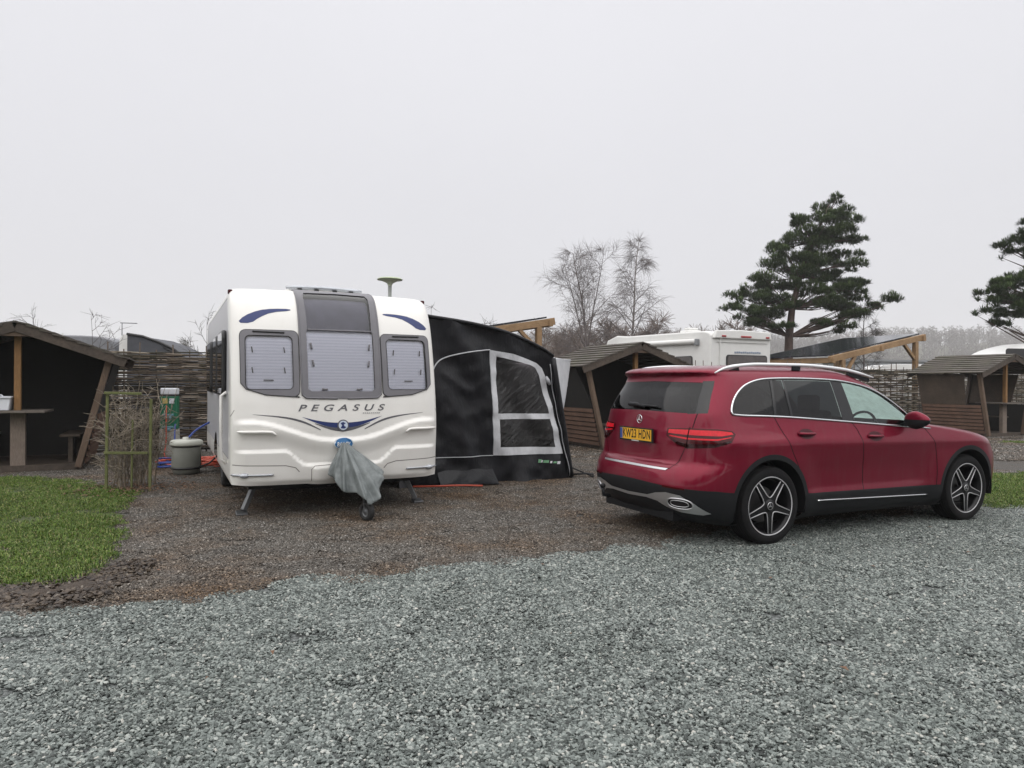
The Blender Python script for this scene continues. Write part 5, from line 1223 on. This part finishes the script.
tn = thing('drive_away_tent', 'dark grey sloping tent roof above the woven fence', 'tent', (-10.45, 19.0, 0), R(6))
TG = mat('dark_tent_cloth', (.055, .058, .068), .7, var=.2); mb = MB()
prof = [(0, 2.72), (.4, 2.66), (.85, 2.50), (1.25, 2.30), (1.6, 2.0), (1.8, 1.5), (1.9, .0)]
mb.prism([(0, 0)] + prof, 0, 2.2, lambda a, b, d: Vector((a, d, b))); mb.build('tent_cloth', TG, tn)
mb = MB(); mb.tube([(a, -.02, b + .01) for a, b in prof], .035, 8); mb.tube([(a + .1, -.03, b - .12) for a, b in prof[2:5]], .02, 6); mb.build('tent_beam', VBlack, tn)
# ------------------------------------------------------------------ trees
def bark(name, a, b, sc=8):
    return mat(name, tuple((x + y) / 2 for x, y in zip(a, b)), .9, var=.4, scale=sc, bump=.4, stretch=(1, 1, .4))
BIRCHW = mat('birch_bark', (.22, .20, .19), .85, var=.55, scale=5, stretch=(1, 1, 3)); TWIG = mat('birch_twigs', (.13, .112, .108), .9, var=.3); BROWNT = mat('brown_twigs', (.085, .060, .045), .9, var=.35); GREYT = mat('grey_twigs', (.075, .068, .060), .9, var=.3)
def rot_off(d, ang, az):
    x, y = frame_from(d); return (d * math.cos(ang) + (x * math.cos(az) + y * math.sin(az)) * math.sin(ang)).normalized()
def branch(mb, rng, p, d, L, r, n, droop, wander, sides):
    pts = [Vector(p)]; rs = [r]; d = d.copy()
    for i in range(n):
        d = (d + Vector((rng.uniform(-1, 1), rng.uniform(-1, 1), rng.uniform(-1, 1))) * wander + Vector((0, 0, droop))).normalized()
        pts.append(pts[-1] + d * L / n); rs.append(r * (1 - .85 * (i + 1) / n) + .0015)
    if mb is not None: mb.tube(pts, rs, sides, False)
    return pts, rs
def bare_tree(trunk, crown, rng, H, lean=(0, 0), spread=1., lo=.22, n1=26, n2=8, n3=6, tw=.008, weep=.10, base_r=None, forks=0, mn=(.012, .007), hmax=9):
    r0 = base_r or H * .011; ax = Vector((lean[0], lean[1], 1)).normalized()
    stems = [branch(trunk, rng, (0, 0, 0), ax, H * .97, r0, 14, .02, .045, 7)]
    for k in range(forks):
        i = rng.randint(3, 5); stems.append(branch(trunk, rng, stems[0][0][i], rot_off(ax, rng.uniform(.25, .4), rng.random() * 6.28), H * .62, stems[0][1][i] * .75, 10, .04, .05, 6))
    for pts, rs in stems:
        m = len(pts) - 1
        for k in range(n1 if pts is stems[0][0] else n1 // 2):
            f = lo + (1 - lo) * (k + rng.random()) / n1 if pts is stems[0][0] else .15 + .85 * rng.random(); i = min(m - 1, int(f * m)); p = pts[i].lerp(pts[i + 1], f * m - i); d = (pts[i + 1] - pts[i]).normalized()
            L1 = H * .34 * spread * (1.08 - f) ** .7 * rng.uniform(.7, 1.15)
            q, qr = branch(crown, rng, p, rot_off(d, rng.uniform(.65, 1.05), rng.random() * 6.28), L1, max(mn[0], rs[i] * .42), 7, .05 - weep * .35, .09, 4)
            for a in range(n2):
                g = .2 + .8 * (a + rng.random()) / n2; j = min(5, int(g * 6)); e = (q[j + 1] - q[j]).normalized()
                L2 = L1 * .42 * (1.15 - g * .6) * rng.uniform(.6, 1.2)
                s, sr = branch(crown, rng, q[j].lerp(q[j + 1], g * 6 - j), rot_off(e, rng.uniform(.5, .95), rng.random() * 6.28), L2, max(mn[1], qr[j] * .5), 4, -weep * .5, .12, 3)
                for b in range(n3):
                    h = .25 + .75 * rng.random(); jj = min(3, int(h * 4)); e2 = (s[jj + 1] - s[jj]).normalized()
                    branch(crown, rng, s[jj].lerp(s[jj + 1], h * 4 - jj), rot_off(e2, rng.uniform(.4, .9), rng.random() * 6.28), rng.uniform(.35, .9) * max(.16, min(1, H / hmax)), tw, 3, -weep * 1.9, .10, 3)
def tree(name, label, loc, H, seed, tm, cm, grp=None, cat='tree', **kw):
    t = thing(name, label, cat, loc, 0, grp); a, b = MB(), MB(); bare_tree(a, b, random.Random(seed), H, **kw); a.build('trunk', tm, t); b.build('crown', cm, t); return t
tree('birch_tree', 'bare birch with a forked low trunk, the left of the pair behind the shelter', (4.15, 38, 0), 8.9, 12, TWIG, TWIG, 'bare birches', n1=26, forks=2, lo=.16, spread=1.12, weep=.06, n2=9, n3=6, tw=.0045, mn=(.010, .006))
tree('birch_tree', 'taller weeping birch with pale trunk above the motorhome front', (6.75, 39, 0), 9.5, 31, BIRCHW, TWIG, 'bare birches', n1=30, lo=.25, spread=.98, weep=.15, n2=9, n3=7, tw=.0048, mn=(.010, .006))
tree('birch_tree', 'small bare birch beside the big pine above the solar canopy', (20.6, 41, 0), 6.5, 5, TWIG, GREYT, 'bare birches', n1=22, lo=.2, spread=1., weep=.14, n2=7, n3=6)
# slender saplings and brush whose tips show over the fence and the awning
def sapling(label, loc, H, seed, m, sp=.9, grp='bare saplings'): tree('bare_sapling', label, loc, H, seed, m, m, grp, 'sapling', n1=9, n2=4, n3=2, spread=sp, lo=.3, weep=.0, base_r=.013, tw=.0035, mn=(.0055, .004))
sapling('bare sapling with fanned twigs behind the caravan beside the woven fence', (-7.15, 16.6, 0), 3.05, 3, GREYT, 1.5)
sapling('thin upright bare sapling just right of the lamp behind the awning', (-1.75, 15.9, 0), 3.25, 8, GREYT, .55)
sapling('bare sapling with two long slanting shoots over the awning roof', (-1.0, 16.8, 0), 2.9, 15, GREYT, 1.5)
sapling('fine bare sapling left of the timber canopy end', (-.45, 19.0, 0), 3.1, 21, GREYT, 1.1)
sapling('bare sapling tips over the lawn shelter ridge', (-11.9, 17.6, 0), 3.2, 27, GREYT, 1.6)
sapling('bare sapling behind the mossy slope of the lawn shelter roof', (-10.35, 17.2, 0), 3.15, 33, GREYT, 1.4)
# scots pines: pads of needle tufts on spreading limbs
def needle_mat(name, a, b, c):
    n = NT(name); at = n.new('ShaderNodeAttribute'); at.attribute_name = 'tone'; n.set(Base_Color=n.ramp(at.outputs['Fac'], [(0., a), (.6, b), (1., c)]), Roughness=.7); n.b.inputs['Specular IOR Level'].default_value = .2; return n.m
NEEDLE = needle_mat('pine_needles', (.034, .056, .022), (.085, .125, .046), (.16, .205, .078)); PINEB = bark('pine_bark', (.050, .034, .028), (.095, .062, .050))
def pine(label, loc, trunk_pts, r0, pads, seed, nd=64, yd=.8):
    """pads: (dx, z, half width, half height) of each foliage clump as it stands round the trunk"""
    rng = random.Random(seed); t = thing('pine_tree', label, 'tree', loc, 0, 'scots pines'); tb, fo = MB(), MB(); tone = []
    tp = [Vector(p) for p in trunk_pts]; tb.tube(tp, [r0 * (1 - .8 * i / (len(tp) - 1)) for i in range(len(tp))], 10, False)
    sub = []
    for dx, z, w, h in pads:
        sub.append((dx, z, w * .72, h * .8))
        for k in range(3):
            a = rng.random() * 6.28; q = rng.uniform(.45, .85); sub.append((dx + w * q * math.cos(a), z + h * .9 * q * math.sin(a) + rng.uniform(-.12, .12), w * rng.uniform(.28, .5), h * rng.uniform(.35, .6)))
    for dx, z, w, h in sub:
        c = Vector((dx, rng.uniform(-1, 1) * yd * min(2.2, 1.0 + abs(dx) * .3), z)); a = min(tp, key=lambda p: abs(p.z - (z - .35 - .22 * abs(dx - p.x)))); b = c - Vector((0, 0, h * .3))
        m = a.lerp(b, .5) + Vector((0, 0, rng.uniform(-.25, .15))); tb.tube([a, a.lerp(m, .5), m, m.lerp(b, .6), b], [.05, .04, .03, .02, .008], 5, False)
        for k in range(int(nd * (w * 2.4) ** 1.5)):
            u = rng.random() * 6.28; q = rng.random() ** .45 * (1.3 if rng.random() < .12 else 1); p = c + Vector((w * q * math.cos(u), w * .85 * q * math.sin(u), h * rng.uniform(-.9, 1.05) * max(.25, 1 - q * q * .55) - .10 * q))
            if rng.random() < .08: tb.tube([b, p], [.014, .006], 3, False)
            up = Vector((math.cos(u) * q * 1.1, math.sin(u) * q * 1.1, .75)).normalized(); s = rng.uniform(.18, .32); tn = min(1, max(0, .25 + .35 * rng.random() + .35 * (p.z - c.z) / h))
            for n_ in range(9):
                d = rot_off(up, rng.uniform(.15, 1.15), rng.random() * 6.28); x, _ = frame_from(d); wd = rng.uniform(.010, .019)
                fo.add([p - x * wd, p + x * wd, p + d * s * .7 + x * wd * .9, p + d * s, p + d * s * .7 - x * wd * .9], [(0, 1, 2, 3, 4)]); tone.append(tn)
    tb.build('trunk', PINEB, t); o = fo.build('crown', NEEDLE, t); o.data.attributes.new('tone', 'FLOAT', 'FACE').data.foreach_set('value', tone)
K = 40 / 700
pads = []
for px, py, w, h in ((828, 203, 11, 6), (838, 214, 15, 7), (820, 218, 16, 8), (800, 221, 12, 7), (848, 224, 13, 6), (805, 233, 18, 9), (832, 233, 18, 8), (850, 240, 13, 5), (790, 240, 13, 7), (815, 246, 20, 9), (845, 252, 15, 6), (775, 249, 12, 7), (790, 258, 18, 9), (818, 260, 20, 9), (846, 266, 14, 6), (768, 264, 14, 8), (800, 272, 22, 9), (832, 275, 20, 8), (852, 280, 14, 5),
                     (758, 280, 15, 8), (780, 284, 20, 9), (808, 288, 20, 9), (838, 290, 20, 7), (862, 294, 14, 6), (745, 294, 14, 7), (765, 298, 18, 8), (790, 303, 20, 8), (822, 304, 20, 7), (852, 304, 18, 7), (878, 300, 11, 6), (733, 307, 11, 5), (750, 312, 15, 6), (772, 315, 18, 6), (845, 316, 16, 5), (756, 323, 14, 5), (775, 327, 13, 4), (825, 322, 13, 5), (838, 327, 10, 4), (866, 309, 12, 4)):
    pads.append(((px - 787) * K, 1.46 + (384.6 - py) * K, w * K, h * K))
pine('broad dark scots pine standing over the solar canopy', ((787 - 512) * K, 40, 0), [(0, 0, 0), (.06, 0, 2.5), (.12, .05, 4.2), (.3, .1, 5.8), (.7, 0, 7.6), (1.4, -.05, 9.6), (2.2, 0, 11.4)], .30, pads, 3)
K2 = 30 / 700; pads2 = []
for px, py, w, h in ((1026, 222, 10, 6), (1022, 238, 11, 6), (1034, 232, 16, 9), (1012, 243, 5, 2.5), (1040, 250, 20, 9), (1018, 249, 6, 2.5), (1016, 252, 4, 2), (1060, 225, 20, 12), (1060, 200, 18, 9), (1075, 250, 22, 10), (1000, 284, 12, 6), (992, 292, 9, 5), (1014, 284, 13, 7), (1022, 276, 12, 6), (1008, 297, 14, 6), (990, 302, 6, 3), (1022, 298, 16, 8), (1004, 309, 12, 4), (1020, 314, 13, 4), (1040, 285, 20, 9), (1045, 306, 20, 8), (990, 310, 6, 3), (1012, 321, 8, 3), (1070, 290, 22, 10), (1085, 270, 20, 10)):
    pads2.append(((px - 1075) * K2, 1.46 + (386.4 - py) * K2, w * K2, h * K2))
pine('scots pine whose branches reach in over the far white caravan', ((1075 - 512) * K2, 30, 0), [(0, 0, 0), (-.05, 0, 2.5), (0, .05, 4.5), (-.1, .1, 6), (-.2, 0, 8.5)], .26, pads2, 9, nd=80, yd=.6)
# ------------------------------------------------------------------ brown thicket and far woods, each one mass
def wood_mass(name, label, m, spots, seed, hs, dens, tw):
    rng = random.Random(seed); var = []
    for k in range(5):
        mb = MB(); bare_tree(mb, mb, random.Random(seed + k), 1., n1=dens[0], n2=dens[1], n3=dens[2], spread=1.25, lo=.12, weep=.02, tw=tw, base_r=.012, mn=(tw * 1.7, tw * 1.25), ); var.append((np.array(mb.v), mb.f))
    V, Fc = [], []; b = 0
    for x, y, s, *zz in spots:
        v, f = var[rng.randrange(5)]; h = s * rng.uniform(*hs); a = rng.random() * 6.28; c, sn = math.cos(a), math.sin(a); wd = h * rng.uniform(.85, 1.25)
        q = np.stack([x + (v[:, 0] * c - v[:, 1] * sn) * wd, y + (v[:, 0] * sn + v[:, 1] * c) * wd, v[:, 2] * h + (zz[0] if zz else 0)], 1); V.append(q); Fc += [tuple(i + b for i in t) for t in f]; b += len(v)
    me = bpy.data.meshes.new(name); me.from_pydata(np.concatenate(V).tolist(), [], Fc); me.materials.append(m); o = bpy.data.objects.new(name, me); COL.objects.link(o); return tag(o, label, 'woodland', kind='stuff')
rg = random.Random(77); THICK = mat('thicket_twigs', (.15, .118, .102), .9, var=.35); FORT = mat('misty_forest_twigs', (.085, .070, .066), .9, var=.2)
wood_mass('thicket', 'brown leafless thicket behind the birches and the motorhome', THICK, [(rg.uniform(2.5, 18), rg.uniform(52, 66), 1) for _ in range(46)], 40, (4.2, 6.6), (15, 7, 5), .0016)
wood_mass('distant_trees', 'bare low trees beyond the caravan site on the left', GREYT, [(rg.uniform(-75, -6), rg.uniform(62, 85), 1) for _ in range(80)], 60, (3.8, 5.6), (14, 6, 4), .0016)
def ridge(x, y):
    k = float(sstep(420, 640, y)) * (1 - .55 * float(sstep(700, 860, y))); return k * (.25 + .75 * float(sstep(-130, -20, x))) * (33 + 9 * noise.noise(Vector((x * .006, 3, 0))) + 5 * noise.noise(Vector((x * .02, 8, 0))) + 6 * float(sstep(100, 450, x)))
mb = MB(); mb.grid(lambda u, v: Vector((-900 + 1900 * u, 400 + 470 * v, ridge(-900 + 1900 * u, 400 + 470 * v) - .1)), 90, 24); tag(mb.build('hills', bpy.data.materials['field_earth']), 'low wooded ridge along the misty horizon', 'hill', kind='structure')
sp3 = []
for k in range(2000):
    x, y = rg.uniform(-70, 660), rg.uniform(470, 700); sp3.append((x, y, 1, ridge(x, y) - .5))
wood_mass('distant_forest', 'misty leafless forest on the low ridge at the horizon', FORT, sp3, 80, (12, 18), (8, 3, 2), .010)
wood_mass('roadside_trees', 'bare trees across the road, seen mirrored in the car windows', BROWNT, [(rg.uniform(-40, 45), rg.uniform(-22, -11), 1) for _ in range(75)], 90, (6, 10.5), (14, 7, 4), .0028)
# ------------------------------------------------------------------ shrub in the trellis, and dead leaves
def shrub():
    t = thing('bare_shrub', 'tangled leafless shrub growing through the green trellis', 'shrub', (-5.06, 9.35, 0)); rng = random.Random(6); mb, tw = MB(), MB()
    for k in range(30):
        p = Vector((rng.uniform(-.26, .14), rng.uniform(-.14, .40), 0)); d = rot_off(Vector((0, 0, 1)), rng.uniform(0, .30), rng.random() * 6.28); L = rng.uniform(.9, 1.5)
        q, qr = branch(mb, rng, p, d, L, rng.uniform(.005, .010), 7, .02, .12, 5)
        for a in range(9):
            g = .15 + .85 * rng.random(); j = min(5, int(g * 6)); s, _ = branch(tw, rng, q[j].lerp(q[j + 1], g * 6 - j), rot_off((q[j + 1] - q[j]).normalized(), rng.uniform(.5, 1.3), rng.random() * 6.28), rng.uniform(.14, .45), .0042, 4, -.02, .2, 3)
            for b in range(3): branch(tw, rng, s[rng.randint(1, 4)], rot_off(Vector((0, 0, 1)), rng.uniform(.3, 1.9), rng.random() * 6.28), rng.uniform(.06, .2), .003, 3, -.05, .25, 3)
    mb.build('stem', mat('shrub_stems', (.19, .155, .11), .85, var=.5), t); tw.build('crown', mat('shrub_twigs', (.24, .205, .16), .9, var=.6), t)
shrub()
mb = MB(); rng = random.Random(2)
for k in range(420):
    x, y = -5.0 + rng.gauss(0, .42), 9.35 + rng.gauss(0, .35); z = .035 + rng.random() * .03; a = rng.random() * 6.28; s = rng.uniform(.015, .035); c, sn = math.cos(a) * s, math.sin(a) * s; h = rng.uniform(-.012, .02)
    mb.add([(x - c, y - sn, z), (x + sn * .6, y - c * .6, z + h), (x + c, y + sn, z + h * .4), (x - sn * .6, y + c * .6, z + h)], [(0, 1, 2, 3)])
for k in range(16):
    x, y = rng.uniform(-3.5, 4.5), rng.uniform(3.0, 7.5); z = .03; a = rng.random() * 6.28; s = rng.uniform(.012, .028); c, sn = math.cos(a) * s, math.sin(a) * s; h = rng.uniform(.0, .02)
    mb.add([(x - c, y - sn, z), (x + sn * .6, y - c * .6, z + h), (x + c, y + sn, z + h * .4), (x - sn * .6, y + c * .6, z + h)], [(0, 1, 2, 3)])
tag(mb.build('dead_leaves', mat('dead_leaf', (.13, .072, .042), .8, var=.5, scale=3)), 'brown dead leaves gathered under the shrub', 'leaves', kind='stuff')
# ------------------------------------------------------------------ the misty air
hz = NT('misty_air'); hz.n.remove(hz.b); pv = hz.new('ShaderNodeVolumePrincipled'); pv.inputs['Color'].default_value = (.97, .97, .98, 1); pv.inputs['Density'].default_value = .00065; pv.inputs['Anisotropy'].default_value = .2
hz.link(pv.outputs[0], hz.out.inputs['Volume'])
mb = MB(); mb.box((0, 420, 33), (2100, 960, 68)); tag(mb.build('haze', hz.m), 'thin winter mist over the whole site', 'mist', kind='stuff')
# ------------------------------------------------------------------ camera, sky, light
cd = bpy.data.cameras.new('camera'); cam = bpy.data.objects.new('camera', cd); COL.objects.link(cam)
cd.sensor_width = 36; cd.lens = 36 * 700 / 1024; cd.clip_end = 2000; cd.clip_start = .05
pt, rl = 1 / 700, .006
fw = Vector((0, math.cos(pt), -math.sin(pt))); up0 = Vector((0, math.sin(pt), math.cos(pt))); rt0 = Vector((1, 0, 0))
rt = rt0 * math.cos(rl) + up0 * math.sin(rl); up = rt.cross(fw)
cam.matrix_world = Matrix(((rt.x, up.x, -fw.x, 0), (rt.y, up.y, -fw.y, 0), (rt.z, up.z, -fw.z, 1.46), (0, 0, 0, 1)))
scene.camera = cam
SUN_EL, SUN_AZ = R(52), R(200)      # azimuth clockwise from +Y: broad sun added behind the camera to light the caravan front
w = bpy.data.worlds.new('World'); scene.world = w; w.use_nodes = True
t = w.node_tree; bg = t.nodes['Background']
sky = t.nodes.new('ShaderNodeTexSky'); sky.sky_type = 'NISHITA'; sky.sun_disc = False
sky.sun_elevation = SUN_EL; sky.sun_rotation = SUN_AZ; sky.air_density = 1.; sky.dust_density = 6.
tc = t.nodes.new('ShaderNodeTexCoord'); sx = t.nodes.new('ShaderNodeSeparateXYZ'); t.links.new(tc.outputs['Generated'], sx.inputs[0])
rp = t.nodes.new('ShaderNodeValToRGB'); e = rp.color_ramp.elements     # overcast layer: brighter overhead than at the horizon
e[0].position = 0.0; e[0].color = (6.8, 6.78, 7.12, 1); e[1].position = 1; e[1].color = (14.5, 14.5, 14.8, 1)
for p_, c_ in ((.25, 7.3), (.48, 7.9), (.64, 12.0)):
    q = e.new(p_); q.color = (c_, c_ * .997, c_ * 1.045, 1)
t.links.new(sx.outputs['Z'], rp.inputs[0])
nz = t.nodes.new('ShaderNodeTexNoise'); nz.inputs['Scale'].default_value = 1.6; nz.inputs['Detail'].default_value = 3
t.links.new(tc.outputs['Generated'], nz.inputs['Vector'])
nr = t.nodes.new('ShaderNodeMapRange'); nr.inputs['To Min'].default_value = .95; nr.inputs['To Max'].default_value = 1.05
t.links.new(nz.outputs['Fac'], nr.inputs['Value'])
ml = t.nodes.new('ShaderNodeMix'); ml.data_type = 'RGBA'; ml.blend_type = 'MULTIPLY'; ml.inputs[0].default_value = 1
t.links.new(rp.outputs[0], ml.inputs[6]); t.links.new(nr.outputs[0], ml.inputs[7])
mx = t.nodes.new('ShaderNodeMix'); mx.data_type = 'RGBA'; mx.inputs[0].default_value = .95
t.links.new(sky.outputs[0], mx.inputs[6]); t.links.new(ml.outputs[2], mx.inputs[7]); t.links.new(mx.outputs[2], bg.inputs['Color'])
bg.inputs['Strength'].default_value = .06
ld = bpy.data.lights.new('sun', 'SUN'); ld.energy = 1.5; ld.angle = R(150); ld.color = (1, .97, .93)
lo = bpy.data.objects.new('sun', ld); COL.objects.link(lo)
d = Vector((math.sin(SUN_AZ) * math.cos(SUN_EL), math.cos(SUN_AZ) * math.cos(SUN_EL), math.sin(SUN_EL)))
lo.rotation_euler = d.to_track_quat('Z', 'Y').to_euler(); lo.location = d * 30
vs = scene.view_settings; vs.view_transform = 'Standard'; vs.look = 'None'; vs.gamma = 1; vs.use_curve_mapping = False; vs.exposure = .85
cy = scene.cycles
cy.use_denoising = True
try: cy.denoiser = 'OPENIMAGEDENOISE'
except Exception: pass
cy.max_bounces = 8; cy.transparent_max_bounces = 16; cy.volume_bounces = 1; cy.caustics_reflective = False; cy.caustics_refractive = False
